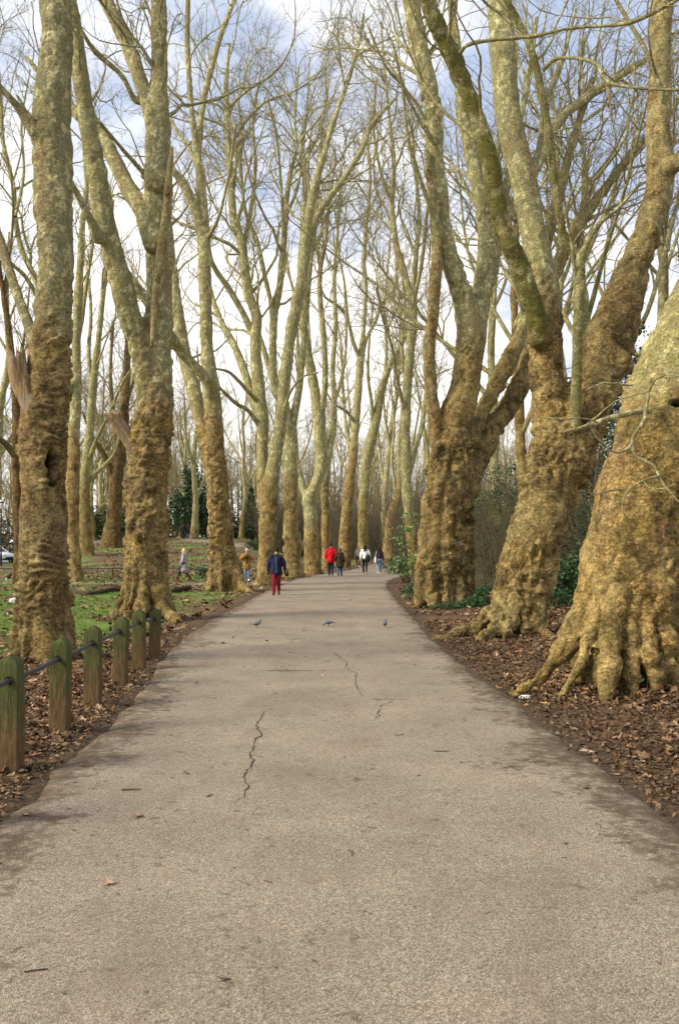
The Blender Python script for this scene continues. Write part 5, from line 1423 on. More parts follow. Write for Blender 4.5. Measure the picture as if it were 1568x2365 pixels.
def one_leaf(u, v, s, rz, col, label):
    p = G(u, v)
    me = scatter_cards(lv, lf_, 1, np.zeros((1, 3)), np.array([s]), np.array([rz]), np.array([.12]), np.array([-.1]), np.array([col]), 'fallen_leaf', LEAF)
    tag(link('fallen_leaf', me, loc=(p[0], p[1], T1(p[0], p[1]) + .026)), label, 'leaf', 'single leaves lying on the path')
one_leaf(250, 2052, .065, .4, (.36, .22, .13), 'pale brown leaf alone on the near left path')
one_leaf(1358, 1743, .12, 1.9, (.52, .36, .25), 'pale tan leaf at the right path edge')
one_leaf(318, 1893, .09, 2.9, (.32, .19, .12), 'reddish leaf on the left of the path below the dark twig')
one_leaf(700, 1458, .10, 2.9, (.60, .46, .32), 'small pale leaf on the path by the middle pigeon')
one_leaf(1262, 1632, .12, .9, (.42, .22, .09), 'orange brown leaf beside the white paper scrap')

# ------------------------------------------------------------------ people
def cloth(name, c, rough=.85): return plain(name, c, rough, .12, 60, .15)
SKIN = plain('skin', (.52, .31, .22), .6, .06, 40)
EYEM = plain('eye_dark', (.03, .025, .02), .4, .05)
DARKM = cloth('black_cloth', (.016, .016, .019))

def hand(w, d, side):
    """palm, four fingers and a thumb from wrist w along direction d, slightly curled"""
    d = np.asarray(d, float); d /= np.linalg.norm(d)
    f = np.array([0, -1., 0]) if abs(d[1]) < .8 else np.array([0, 0, 1.])
    a = np.cross(d, f); a /= np.linalg.norm(a); n = np.cross(a, d)
    parts = [ctube([w, w + d * .045, w + d * .085], [.024, .034, .032], 10)]
    for k_, L in enumerate((.062, .074, .070, .054)):
        o = (k_ - 1.5) * .0185
        p0 = w + d * .08 + a * o; p1 = p0 + d * L * .45; p2 = p1 + d * L * .38 + n * .014; p3 = p2 + d * L * .2 + n * .018
        parts.append(ctube([p0, p1, p2, p3], [.0092, .0088, .008, .0068], 8, 10))
    t0 = w + d * .03 + a * .028 * side
    parts.append(ctube([t0, t0 + a * .022 * side + d * .03 + n * .008, t0 + a * .026 * side + d * .06 + n * .016], [.012, .0105, .008], 8, 8))
    return parts

def person(label, u, v, d, H, face, cl, pose, group='people walking in the park'):
    """face: heading angle in radians (0 = towards the camera). cl: clothes, pose: dict"""
    p = P(u, v, d); x, y = p[0], d; z = T1(x, y)
    if path_mask(np.array([x]), np.array([y]))[0] < 0: z += .016
    root = thing('person', (x, y, z), label, 'person', group, face)
    s = H / 1.75
    st = pose.get('stride', .35); lean = pose.get('lean', .0); wd = pose.get('wide', 1.)
    # joints, facing -Y
    fr = pose.get('front', 'L')
    def leg(sx, fwd):
        hip = np.array([sx * .095, .0, .92]); yf = -st * .5 if fwd else st * .5
        ank = np.array([sx * .085, yf, .085 if fwd else .15]) if st > .05 else np.array([sx * .10, .0, .085])
        kn = (hip + ank) / 2 + np.array([0, -.05 if fwd else -.07, .0]) if st > .05 else (hip + ank) / 2 + np.array([0, -.015, 0])
        toe = ank + (np.array([sx * .02, -.15, -.045]) if (fwd or st <= .05) else np.array([sx * .015, -.10, -.115]))
        return hip, kn, ank, toe
    legs = {'L': leg(1, fr == 'L'), 'R': leg(-1, fr == 'R')}
    def up(q): q = np.array(q, float); q[1] -= lean * max(0, q[2] - .9); return q
    pel, che, neck = up((0, .0, .95)), up((0, .01, 1.25)), up((0, .015, 1.47))
    hd = up((0, -.005, 1.635))
    arms = {}
    for k_, sx in (('L', 1), ('R', -1)):
        sh = up((sx * .185, .01, 1.41))
        el, wr = pose.get('arm' + k_, ((sx * .26, .05, 1.13), (sx * .27, -.03, .88)))
        arms[k_] = (sh, up(el), up(wr))
    parts = [ctube([pel - [0, 0, .04], up((0, .0, 1.08)), che, up((0, .01, 1.40))], [(.155, .11), (.135, .095), (.165, .115), (.13, .085)], 22, 22, True),
             ctube([up((0, .01, 1.38)), neck, up((0, .0, 1.58))], [.062, .055, .056], 14)]
    # head: skull, jaw, nose, ears
    parts += [ball(hd + [0, .012, .03], (.074, .092, .098), 18, 14), ball(hd + [0, -.022, -.055], (.054, .062, .066), 14, 10), ctube([hd + [0, -.078, .025], hd + [0, -.10, -.018]], [.010, .016], 8), ball(hd + [0, -.068, -.062], (.024, .016, .008), 8, 6)]
    for sx in (1, -1):
        parts.append(ball(hd + [sx * .076, .012, .0], (.010, .022, .032), 8, 8))
    for k_ in 'LR':
        sh, el, wr = arms[k_]; sx = 1 if k_ == 'L' else -1
        parts.append(ctube([up((sx * .06, .01, 1.40)), sh, el, wr], [.07, .056, .042, .026], 12, 20))
        parts += hand(wr, wr - el, -sx)
        hip, kn, ank, toe = legs[k_]
        parts.append(ctube([hip + [-sx * .02, 0, .03], hip, kn, ank], [.09, .088, .056, .038], 14, 20))
        parts.append(ctube([ank + [0, .03, -.04], ank + [0, -.05, -.03], toe], [.034, .038, .026], 10, 10))
    vox = .0075
    V, f, _ = union([(a * s, b) for a, b in parts], vox, 2, .4)
    link('body', mk_mesh('body', V, f, cl.get('skin', SKIN)), root)
    def garment(name, shells, mat, vx=.014, fold=.010, seed=1, label=None, parent=root):
        V, f, N = union([(a * s, b) for a, b in shells], vx, 3, .5)
        V = V + N * (fold * fbm(V * np.array([9, 9, 5]) + seed, 3))[:, None]
        o = link(name, mk_mesh(name, V, f, mat), parent)
        if label: o['label'] = label
        return o
    # trousers
    tr = []
    tw = cl.get('leg_w', 1.)
    for k_ in 'LR':
        hip, kn, ank, toe = legs[k_]; sx = 1 if k_ == 'L' else -1
        tr.append(ctube([hip + [-sx * .02, 0, .06], hip, kn, ank + [0, 0, cl.get('leg_end', .02)]], [.105, .105, .075 * tw, .060 * tw], 16, 22))
    tr.append(ctube([pel - [0, 0, .06], pel + [0, 0, .10]], [(.165, .125), (.15, .11)], 20, 10, True))
    garment('trousers', tr, cl['legs'], seed=3)
    # shoes
    for k_ in 'LR':
        hip, kn, ank, toe = legs[k_]
        sh_ = [ctube([ank + [0, .035, -.035], ank + [0, -.06, -.03], toe], [.046, .050, .038], 12, 12)]
        if cl.get('boots'): sh_.append(ctube([ank + [0, 0, -.02], ank * .45 + kn * .55], [.054, .066], 12, 12))
        garment('boot' if cl.get('boots') else 'shoe', sh_, cl['shoes'], .010, .002)
    # coat
    hem = cl.get('hem', .78); hw = cl.get('hem_w', .20) * wd
    co = [ctube([up((0, .0, hem + .06)), up((0, .0, 1.05)), up((0, .01, 1.28)), up((0, .015, 1.43))], [(hw, hw * .78), (.185 * wd, .15 * wd), (.20 * wd, .145 * wd), (.13, .10)], 26, 24, True)]
    if hem < .7: co.append(ctube([up((0, .0, hem)), up((0, 0, .9))], [(hw * 1.05, hw * .9), (hw * .95, hw * .75)], 24, 12, True))
    sl_ = cl.get('sleeve', .068) * wd
    for k_ in 'LR':
        sh, el, wr = arms[k_]; sx = 1 if k_ == 'L' else -1
        co.append(ctube([up((sx * .08, .01, 1.40)), sh, el, el * .15 + wr * .85], [.085 * wd, sl_ * 1.15, sl_, sl_ * .82], 14, 22))
    if cl.get('collar', 1): co.append(ctube([up((0, .012, 1.42)), up((0, .01, 1.51))], [.088, .078], 16, 8))
    jk = garment(cl.get('top_name', 'jacket'), co, cl['top'], seed=7, fold=.024)
    if cl.get('open_front'):   # inner shirt showing in the open coat
        sh_ = [ctube([up((0, -.055, .86)), up((0, -.075, 1.1)), up((0, -.08, 1.3)), up((0, -.04, 1.42))], [(.095, .10), (.085, .105), (.085, .10), (.06, .07)], 18, 18, True)]
        garment('shirt', sh_, cl['open_front'], .012, .006)
    if cl.get('zip'):
        zz = np.linspace(hem + .06, 1.44, 20); V, Q = [], []
        pts = np.array([up((0.004, 0, q)) for q in zz]); fy = np.interp(zz, [hem + .06, 1.05, 1.28, 1.44], [-hw * .78, -.152, -.148, -.105]) * 1.03 - .012
        pts[:, 1] += fy
        Vz, Qz = tubes(pts[None] * s, np.full((1, 20), .006), 6); link('zip', mk_mesh('zip', Vz, [Qz], cl['zip']), jk)
    if cl.get('gloves'):
        for k_ in 'LR':
            sh, el, wr = arms[k_]; sx = 1 if k_ == 'L' else -1
            dv = (wr - el) / np.linalg.norm(wr - el)
            garment('glove', [ctube([q_ * 1., q2_], [.034, .036], 10, 8) for q_, q2_ in ((wr - dv * .03, wr + dv * .07),)] + [ctube([wr + dv * .06, wr + dv * .13 + [0, -.03, 0]], [.042, .030], 10, 8), ctube([wr + dv * .03 + [-sx * .03, 0, 0], wr + dv * .09 + [-sx * .045, -.02, 0]], [.016, .012], 8, 6)], cl['gloves'], .009, .002)
    # hair / hat
    hr = cl.get('hair')
    if hr:
        hl = cl.get('hair_len', .0)
        hs = [ball(hd + [0, .028, .052], (.086, .094, .094), 18, 12)]
        if hl > 0:
            w0 = cl.get('hair_w', .085)
            hs.append(ctube([hd + [0, .055, .06], hd + [0, .085, -.06], up((0, .115, 1.635 - .07 - hl))], [(w0, .055), (w0 * 1.1, .05), (w0 * .75, .035)], 18, 16, True))
            for sx in (1, -1): hs.append(ctube([hd + [sx * .068, .02, .07], hd + [sx * .085, .025, -.05], hd + [sx * .085, .04, -.05 - hl * .6]], [.034, .032, .02], 10, 12))
        garment('hair', hs, hr, .010, .010, 5)
    if cl.get('hat'):
        hs = [ball(hd + [0, .012, .070], (.088, .104, .085), 18, 12), ctube([hd + [0, .01, .035], hd + [0, .01, .065]], [(.090, .106), (.090, .106)], 22, 8, True)]
        if cl.get('bobble'): hs.append(ball(hd + [0, .015, .165], .026, 12, 8))
        garment('hat', hs, cl['hat'], .010, .004, 5)
    if pose.get('eyes', True) and not pose.get('away'):
        for sx in (1, -1):
            V, f = ball((hd + [sx * .029, -.083, .018]) * s, .010 * s, 10, 8); link('eye', mk_mesh('eye', V, f, EYEM), root)
    return root, s, up, arms, hd

NAVY = cloth('navy_jacket_cloth', (.010, .014, .045)); MAROON = cloth('maroon_trouser_cloth', (.20, .010, .022)); BROWN = cloth('brown_leather', (.10, .045, .022), .6)
GREYC = cloth('grey_coat_wool', (.36, .31, .33)); BLOND = cloth('blond_hair', (.72, .55, .34)); RUST = cloth('rust_boot_leather', (.17, .065, .025), .6)
MUST = cloth('mustard_coat_cloth', (.36, .17, .030)); TEAL = cloth('dark_green_shirt', (.012, .06, .045)); JEAN = cloth('pale_denim', (.17, .30, .44)); JEAN2 = cloth('mid_denim', (.05, .13, .26)); WHT = cloth('white_cloth', (.82, .82, .81))
RED = cloth('red_jacket_cloth', (.60, .010, .016)); INK = cloth('ink_trousers', (.010, .016, .035)); OLIVE = cloth('dark_olive_coat', (.035, .028, .013)); DHAIR = cloth('dark_hair', (.022, .014, .010)); BHAIR = cloth('brown_hair', (.11, .06, .03))
PALEH = cloth('pale_cap', (.62, .55, .46)); SGREY = cloth('soft_grey_jacket', (.27, .245, .225)); TAN = cloth('tan_sole', (.45, .30, .17)); PLUM = cloth('dark_plum_top', (.05, .02, .03))

# walker in navy, coming towards the camera
r_, s_, up_, arms_, hd_ = person('person in navy jacket and dark bobble hat walking towards the camera in maroon trousers', 638, 1375, 33.1, 1.60, 0.0,
    dict(top=NAVY, legs=MAROON, shoes=BROWN, hat=DARKM, bobble=1, zip=SGREY, hem=.78, hem_w=.205, gloves=DARKM, leg_w=1.12), dict(stride=.30, front='R', wide=1.12, armL=((.30, .04, 1.14), (.335, -.02, .90)), armR=((-.30, .06, 1.14), (-.315, .02, .90))))
def carried_bag(name, root_person, at, size, mat, label, cat, strap=None, rz=0.):
    m = root_person.matrix_basis.copy() if hasattr(root_person, 'matrix_basis') else None
    loc = Vector(root_person.location); a = root_person.rotation_euler[2]
    ca, sa = math.cos(a), math.sin(a)
    x, y, z = at
    wl = np.array([loc.x + x * ca - y * sa, loc.y + x * sa + y * ca, loc.z + z])
    o = thing(name, wl, label, cat, None, a + rz)
    sx, sy, sz = np.array(size) / 2
    V, f = ctube([(0, 0, -sz * .8), (0, 0, -sz * .2), (0, 0, sz * .75)], [(sx * .92, sy * .9), (sx, sy), (sx * .72, sy * .55)], 22, 16, True)
    V = V + (.012 * fbm(V * 9, 3))[:, None] * np.array([1, 1, .3])
    link('bag_body', mk_mesh('bag_body', V, f, mat), o)
    if strap is not None:
        S = spline(np.array(strap, float), 18); Vs, Qs = tubes(S[None], np.full((1, 18), .011), 6)
        link('strap', mk_mesh('strap', Vs, [Qs], mat), o)
    return o
carried_bag('shoulder_bag', r_, (.36, .02, .74), (.13, .09, .16), DARKM, 'small black bag held low by the walker in navy', 'bag', [(-.03, -.04, .07), (-.02, -.02, .16), (.0, .0, .17), (.03, .03, .07)])

person('person in grey coat and brown boots striding left on the side path, blond hair', 425, 1343, 46.6, 1.60, R_(-90), dict(top=GREYC, top_name='coat', legs=DARKM, shoes=RUST, boots=1, hair=BLOND, hair_len=.16, hair_w=.09, hem=.60, hem_w=.215),
       dict(stride=.66, front='L', lean=.06, armL=((.24, -.02, 1.14), (.22, -.16, .96)), armR=((-.24, .10, 1.14), (-.23, .12, .90))))
r3, s3, up3, arms3, hd3 = person('person in mustard coat and green shirt holding a phone up, by the side path', 570, 1341, 47.2, 1.58, R_(8), dict(top=MUST, top_name='coat', legs=JEAN, shoes=WHT, hat=PALEH, hem=.70, hem_w=.215, open_front=TEAL, leg_w=.95, sleeve=.078),
       dict(stride=.0, wide=1.05, armL=((.31, -.10, 1.22), (.085, -.26, 1.47)), armR=((-.31, -.10, 1.22), (-.085, -.26, 1.47))))
def phone():
    a = r3.rotation_euler[2]; ca, sa = math.cos(a), math.sin(a); q = np.array([0, -.29, 1.53]) * s3
    L = r3.location
    V, f = box((0, 0, 0), (.075, .010, .15)); 
    root = thing('phone', (L.x + q[0] * ca - q[1] * sa, L.y + q[0] * sa + q[1] * ca, L.z + q[2]), 'small dark phone held up in front of the mustard coat wearer', 'phone', None, a)
    bm_ = bpy.data.meshes.new('case'); import bmesh
    b = bmesh.new(); bmesh.ops.create_cube(b, size=1.); bmesh.ops.scale(b, vec=(.075, .010, .15), verts=b.verts); bmesh.ops.bevel(b, geom=list(b.edges), offset=.004, segments=2, affect='EDGES'); b.to_mesh(bm_); b.free()
    bm_.materials.append(DARKM); link('case', bm_, root)
    V, f = ball((.022, -.006, .055), (.007, .003, .007), 10, 6); link('camera_lens', mk_mesh('camera_lens', V, f, EYEM), root)
phone()
person('person in bright red jacket walking away along the left edge of the path', 764, 1330, 55.0, 1.80, R_(180), dict(top=RED, legs=INK, shoes=DARKM, hair=DHAIR, hem=.80, hem_w=.20, leg_w=1.05), dict(stride=.16, front='L', wide=1.14, away=1, armL=((.28, .03, 1.14), (.26, -.06, .93)), armR=((-.28, .03, 1.14), (-.26, -.06, .93))))
person('person in dark olive coat and blue jeans walking beside the red jacket', 785, 1330, 54.6, 1.56, R_(172), dict(top=OLIVE, top_name='coat', legs=JEAN2, shoes=DARKM, hair=BHAIR, hair_len=.08, hem=.66, hem_w=.22, leg_w=1.1), dict(stride=.22, front='R', lean=.05, away=1, wide=1.12))
person('person in soft grey jacket and black trousers coming round the bend', 827, 1309, 76, 1.66, R_(10), dict(top=SGREY, legs=DARKM, shoes=WHT, hair=DHAIR, hem=.84, hem_w=.18), dict(stride=.26, front='L'))
r7, s7, _, _, _ = person('person with long dark hair in white jacket and black leggings walking away', 843, 1327, 57.5, 1.76, R_(180), dict(top=WHT, legs=DARKM, shoes=TAN, hair=DHAIR, hair_len=.24, hair_w=.10, hem=.90, hem_w=.18, leg_w=.9), dict(stride=.36, front='L', away=1))
carried_bag('shoulder_bag', r7, (-.17 * s7, .16 * s7, .98 * s7), (.30, .16, .42), DARKM, 'big black shoulder bag hanging on the white jacket', 'bag', [(-.08, 0, .16), (.0, .02, .38), (.14, -.04, .48), (.12, -.16, .44)])
r8, s8, _, _, _ = person('person with very long black hair, dark top and pale jeans walking away', 876, 1325, 58.6, 1.64, R_(178), dict(top=PLUM, legs=JEAN, shoes=WHT, hair=DHAIR, hair_len=.36, hair_w=.11, hem=.95, hem_w=.17, leg_w=.95), dict(stride=.22, front='R', away=1))
carried_bag('tote_bag', r8, (.25 * s8, .04 * s8, .95 * s8), (.14, .34, .46), WHT, 'white tote bag hanging from shoulder beside the black hair', 'bag', [(0, -.10, .18), (-.04, -.06, .42), (-.06, .0, .48), (-.04, .08, .40), (0, .10, .18)])
person('distant person all in black on the far path, left of a pair', 422, 1246, 107, 1.72, R_(150), dict(top=DARKM, legs=DARKM, shoes=DARKM, hair=DHAIR, hem=.75), dict(stride=.2, away=1))
person('distant person in dark coat and blue jeans on the far path, right of a pair', 434, 1246, 107, 1.70, R_(150), dict(top=DARKM, legs=JEAN2, shoes=DARKM, hair=DHAIR, hem=.72, hem_w=.22), dict(stride=.2, front='R', away=1, wide=1.15))

# ------------------------------------------------------------------ pigeons
PGREY = plain('pigeon_grey', (.10, .115, .15), .7, .15, 60); PWING = plain('pigeon_wing', (.16, .185, .22), .7, .15, 60); PDARK = plain('pigeon_dark', (.045, .05, .065), .6, .2, 60); PLEG = plain('pigeon_leg', (.35, .08, .06), .6, .1)
def pigeon(u, v, rz, label, peck=False):
    p = G(u, v); z = T1(p[0], p[1]) + .016
    root = thing('pigeon', (p[0], p[1], z), label, 'pigeon', 'pigeons on the path', rz); root.scale = (.68,) * 3
    hz = .05 if peck else .235; hx = .17 if peck else .125
    parts = [ctube([(-.09, 0, .135), (-.02, 0, .125), (.05, 0, .135), (.09, 0, .15 if not peck else .12)], [.03, .062, .060, .036], 16, 20),
             ctube([(.07, 0, .15 if not peck else .125), (.11, 0, (.15 + hz) / 2), (hx, 0, hz)], [.042, .030, .024], 12, 12), ball((hx + .006, 0, hz + .004), (.029, .023, .024), 12, 8),
             ctube([(hx + .03, 0, hz), (hx + .052, 0, hz - .008)], [.007, .003], 8, 6)]
    V, f, _ = union(parts, .004, 2, .4)
    link('body', mk_mesh('body', V, f, PGREY), root)
    for sy in (1, -1):
        V, f = ctube([(.06, sy * .05, .145), (-.02, sy * .060, .14), (-.10, sy * .040, .130), (-.15, sy * .018, .125)], [(.05, .013), (.05, .016), (.035, .012), (.012, .006)], 12, 18)
        c = spline(np.array([(.06, .145), (-.02, .14), (-.15, .125)]), 6); V[:, 2] = .138 + (V[:, 2] - .138) * 1.15; V[:, 1] = sy * (.050 + (V[:, 1] * sy - .050) * .55)
        link('wing', mk_mesh('wing', V, f, PWING), root)
        V, f = join([ctube([(.005, sy * .022, .085), (.002, sy * .024, .012)], [.008, .005], 8, 6), ctube([(.0, sy * .024, .010), (.035, sy * .03, .006)], [.005, .003], 6, 5), ctube([(.0, sy * .024, .010), (.03, sy * .012, .006)], [.005, .003], 6, 5), ctube([(.0, sy * .024, .010), (-.02, sy * .024, .006)], [.005, .003], 6, 5)])
        link('leg', mk_mesh('leg', V, f, PLEG), root)
    V, f = ctube([(-.08, 0, .135), (-.14, 0, .122), (-.20, 0, .108)], [(.030, .010), (.034, .008), (.030, .005)], 12, 12); V[:, 2] = .125 + (V[:, 2] - .125) * .6
    link('tail', mk_mesh('tail', V, f, PDARK), root)
    return root
pigeon(592, 1452, R_(15), 'grey pigeon standing on the left of the path, tail to the left')
pigeon(759, 1449, R_(195), 'dark pigeon with head down in the middle of the path', True)
pigeon(889, 1452, R_(80), 'grey pigeon seen from behind on the right of the path')

# ------------------------------------------------------------------ dog behind the trunk
def dog():
    x, y = P(44, 1340, 43.4)[0], 43.4; z = T1(x, y) + .014
    root = thing('dog', (x, y, z), 'black and white dog sniffing the side path, half hidden by the hollow trunk', 'dog', None, math.pi)
    D = lambda *a: np.array(a)
    parts = [ctube([D(-.30, 0, .42), D(-.10, 0, .43), D(.12, 0, .42), D(.26, 0, .44)], [(.10), (.115), (.135), (.11)], 16, 22),
             ctube([D(.24, 0, .46), D(.36, 0, .42), D(.44, 0, .34)], [.095, .075, .065], 14, 12), ball(D(.47, 0, .30), (.085, .065, .07), 14, 10), ctube([D(.51, 0, .27), D(.59, 0, .20)], [.045, .028], 12, 8)]
    for sy in (.07, -.07):
        parts.append(ctube([D(.22, sy, .40), D(.24, sy, .22), D(.22, sy, .10), D(.235, sy, .03)], [.055, .034, .026, .026], 10, 16))
        parts.append(ctube([D(.235, sy, .03), D(.275, sy, .022)], [.027, .024], 8, 6))
        parts.append(ctube([D(-.28, sy, .40), D(-.22, sy, .27), D(-.34, sy, .16), D(-.31, sy, .03)], [.075, .052, .028, .025], 10, 18))
        parts.append(ctube([D(-.31, sy, .03), D(-.26, sy, .022)], [.027, .024], 8, 6))
    V, f, N = union(parts, .011, 3, .5)
    V = V + N * (.008 * fbm(V * 14, 3))[:, None]
    # white chest, muzzle, socks and tail tip; black elsewhere
    wh = ((V[:, 0] > .12) & (V[:, 2] < .36) & (V[:, 0] < .36)) | (V[:, 0] > .545) | (V[:, 2] < .12)
    col = np.where(wh[:, None], np.array([[.75, .73, .70]]), np.array([[.014, .013, .014]]))
    FUR = vcol_material('dog_fur', .8)
    link('body', mk_mesh('body', V, f, FUR, True, {'col': col}), root)
    for sy in (.045, -.045):
        V, f = ctube([D(.44, sy, .36), D(.42, sy * 1.6, .33), D(.43, sy * 1.9, .27)], [.028, .03, .012], 10, 10); link('ear', mk_mesh('ear', V, f, DARKM), root)
    V, f = ctube([D(-.38, 0, .44), D(-.52, 0, .40), D(-.62, 0, .42)], [.035, .04, .018], 10, 12); link('tail', mk_mesh('tail', V, f, DARKM), root)
dog()

# ------------------------------------------------------------------ parked car
def car():
    d = 84.; x = (-14 - U0) / F * d; z = T1(x, d)
    root = thing('parked_car', (x, d, z), 'pale silver hatchback parked by the road at the far left edge', 'car', None, R_(-28))
    PAINT = plain('silver_paint', (.62, .65, .70), .3, .03, 30, 0, .5, .2); GL = plain('car_glass', (.03, .05, .055), .08, .05, 10, 0, .6); TY = plain('tyre_rubber', (.015, .015, .016), .9); RM = plain('wheel_metal', (.4, .41, .43), .4, .1, 20, 0, .5, .6); LM = plain('lamp_glass', (.75, .78, .8), .15, .03, 10, 0, .6); NUM = plain('dark_trim', (.02, .02, .022), .6)
    prof = [(-2.0, .28), (-2.06, .55), (-2.0, .90), (-1.75, 1.02), (-1.62, 1.05), (.85, .98), (1.75, .80), (2.02, .66), (2.08, .42), (2.0, .26)]
    Wd = .84; rows = []
    ys_ = [(-Wd, .90), (-Wd * 1.0, 1.), (0, 1.0), (Wd, 1.), (Wd, .90)]
    n = len(prof); V = []
    cols_ = np.linspace(-1, 1, 11)
    for c_ in cols_:
        k_ = 1 - .06 * abs(c_) ** 4
        for (a, b) in prof: V.append((a * (1 - .05 * abs(c_) ** 3), c_ * Wd, .26 + (b - .26) * k_))
    V = np.array(V); q = []
    for i in range(len(cols_) - 1):
        for j in range(n):
            q.append((i * n + j, i * n + (j + 1) % n, (i + 1) * n + (j + 1) % n, (i + 1) * n + j))
    e0 = [list(range(n))[::-1]]; e1 = [[(len(cols_) - 1) * n + j for j in range(n)]]
    link('body', mk_mesh('body', V, [np.array(q), np.array(e0), np.array(e1)], PAINT, True), root)
    def loft(secs, name, mat, par=root):
        Vv = np.vstack([np.array([(xa, -w0, za), (xb, -w1, zb), (xb, w1, zb), (xa, w0, za)]) for xa, w0, za, xb, w1, zb in secs])
        f = [(0, 1, 2, 3)]; return link(name, mk_mesh(name, Vv, [np.array(f)], mat, False), par)
    # cabin: glass band with roof over it
    bot = [(-1.72, .76, 1.03), (.80, .76, .985)]; top = [(-1.35, .60, 1.46), (.05, .60, 1.48)]
    Vc = np.array([(-1.72, -.76, 1.02), (.88, -.76, .975), (.88, .76, .975), (-1.72, .76, 1.02), (-1.38, -.60, 1.44), (.06, -.60, 1.46), (.06, .60, 1.46), (-1.38, .60, 1.44)])
    link('windows', mk_mesh('windows', Vc, [np.array([(0, 1, 5, 4), (1, 2, 6, 5), (2, 3, 7, 6), (3, 0, 4, 7), (4, 5, 6, 7)])], GL, False), root)
    Vr = []
    for xx in np.linspace(-1.44, .10, 9):
        for c_ in np.linspace(-1, 1, 9): Vr.append((xx, c_ * .63, 1.50 - .05 * abs(c_) ** 3 - .03 * ((xx + .67) / .77) ** 4))
    Vr = np.array(Vr); i = np.arange(8)[:, None] * 9 + np.arange(8)[None]; qr = np.stack([i, i + 9, i + 10, i + 1], -1).reshape(-1, 4)
    rf = link('roof', mk_mesh('roof', np.vstack([Vr, Vr - [0, 0, .05]]), [np.vstack([qr, qr[:, ::-1] + 81])], PAINT), root)
    for sy in (1, -1):
        for a, b in (((.90, .77, .97), (.08, .61, 1.47)), ((-.45, .775, 1.0), (-.5, .615, 1.47)), ((-1.74, .77, 1.02), (-1.40, .61, 1.45))):
            Vp, f = ctube([(a[0], a[1] * sy, a[2]), (b[0], b[1] * sy, b[2])], [.035, .03], 8, 6); link('pillar', mk_mesh('pillar', Vp, f, PAINT), root)
        for xx in (-1.28, 1.30):
            V1, Q1 = tubes(np.array([[(xx, sy * .68, .31), (xx, sy * .72, .31), (xx, sy * .86, .31), (xx, sy * .875, .31)]]), np.array([[.24, .31, .31, .26]]), 24)
            wq = link('wheel', mk_mesh('wheel', V1, [Q1], TY), root)
            V1, Q1 = tubes(np.array([[(xx, sy * .86, .31), (xx, sy * .872, .31), (xx, sy * .866, .31)]]), np.array([[.20, .19, .01]]), 20)
            link('rim', mk_mesh('rim', V1, [Q1], RM), wq)
        V1, f = ball((1.93, sy * .60, .70), (.14, .17, .085), 14, 8); link('headlight', mk_mesh('headlight', V1, f, LM), root)
        V1, f = ball((.72, sy * .93, 1.02), (.08, .10, .07), 12, 8); link('wing_mirror', mk_mesh('wing_mirror', V1, f, PAINT), root)
    V1, f = ctube([(2.06, -.45, .46), (2.075, 0, .46), (2.06, .45, .46)], [.07, .08, .07], 10, 10); link('grille', mk_mesh('grille', V1, f, NUM), root)
    V1, f = ctube([(2.02, -.74, .33), (2.06, 0, .32), (2.02, .74, .33)], [.08, .085, .08], 10, 14); link('bumper', mk_mesh('bumper', V1, f, NUM), root)
car()
def lamp_post():
    d = 78.; x = (3 - U0) / F * d; z = T1(x, d); LPM = plain('lamp_post_paint', (.03, .035, .035), .6, .2, 10)
    root = thing('lamp_post', (x, d, z), 'thin dark lamp post at the far left edge behind the parked car', 'lamp post')
    V, f = ctube([(0, 0, -.1), (0, 0, .9), (0, 0, 1.0), (0, 0, 4.7)], [.11, .10, .06, .045], 12, 40); link('pole', mk_mesh('pole', V, f, LPM), root)
    V, f = ctube([(0, 0, 4.7), (0, 0, 4.95), (0, 0, 5.2)], [.08, .17, .19], 12, 12); link('lantern', mk_mesh('lantern', V, f, plain('lantern_glass', (.6, .6, .57), .3, .05)), root)
    V, f = ctube([(0, 0, 5.2), (0, 0, 5.3), (0, 0, 5.42)], [.21, .13, .03], 12, 10); link('cap', mk_mesh('cap', V, f, LPM), root)
lamp_post()

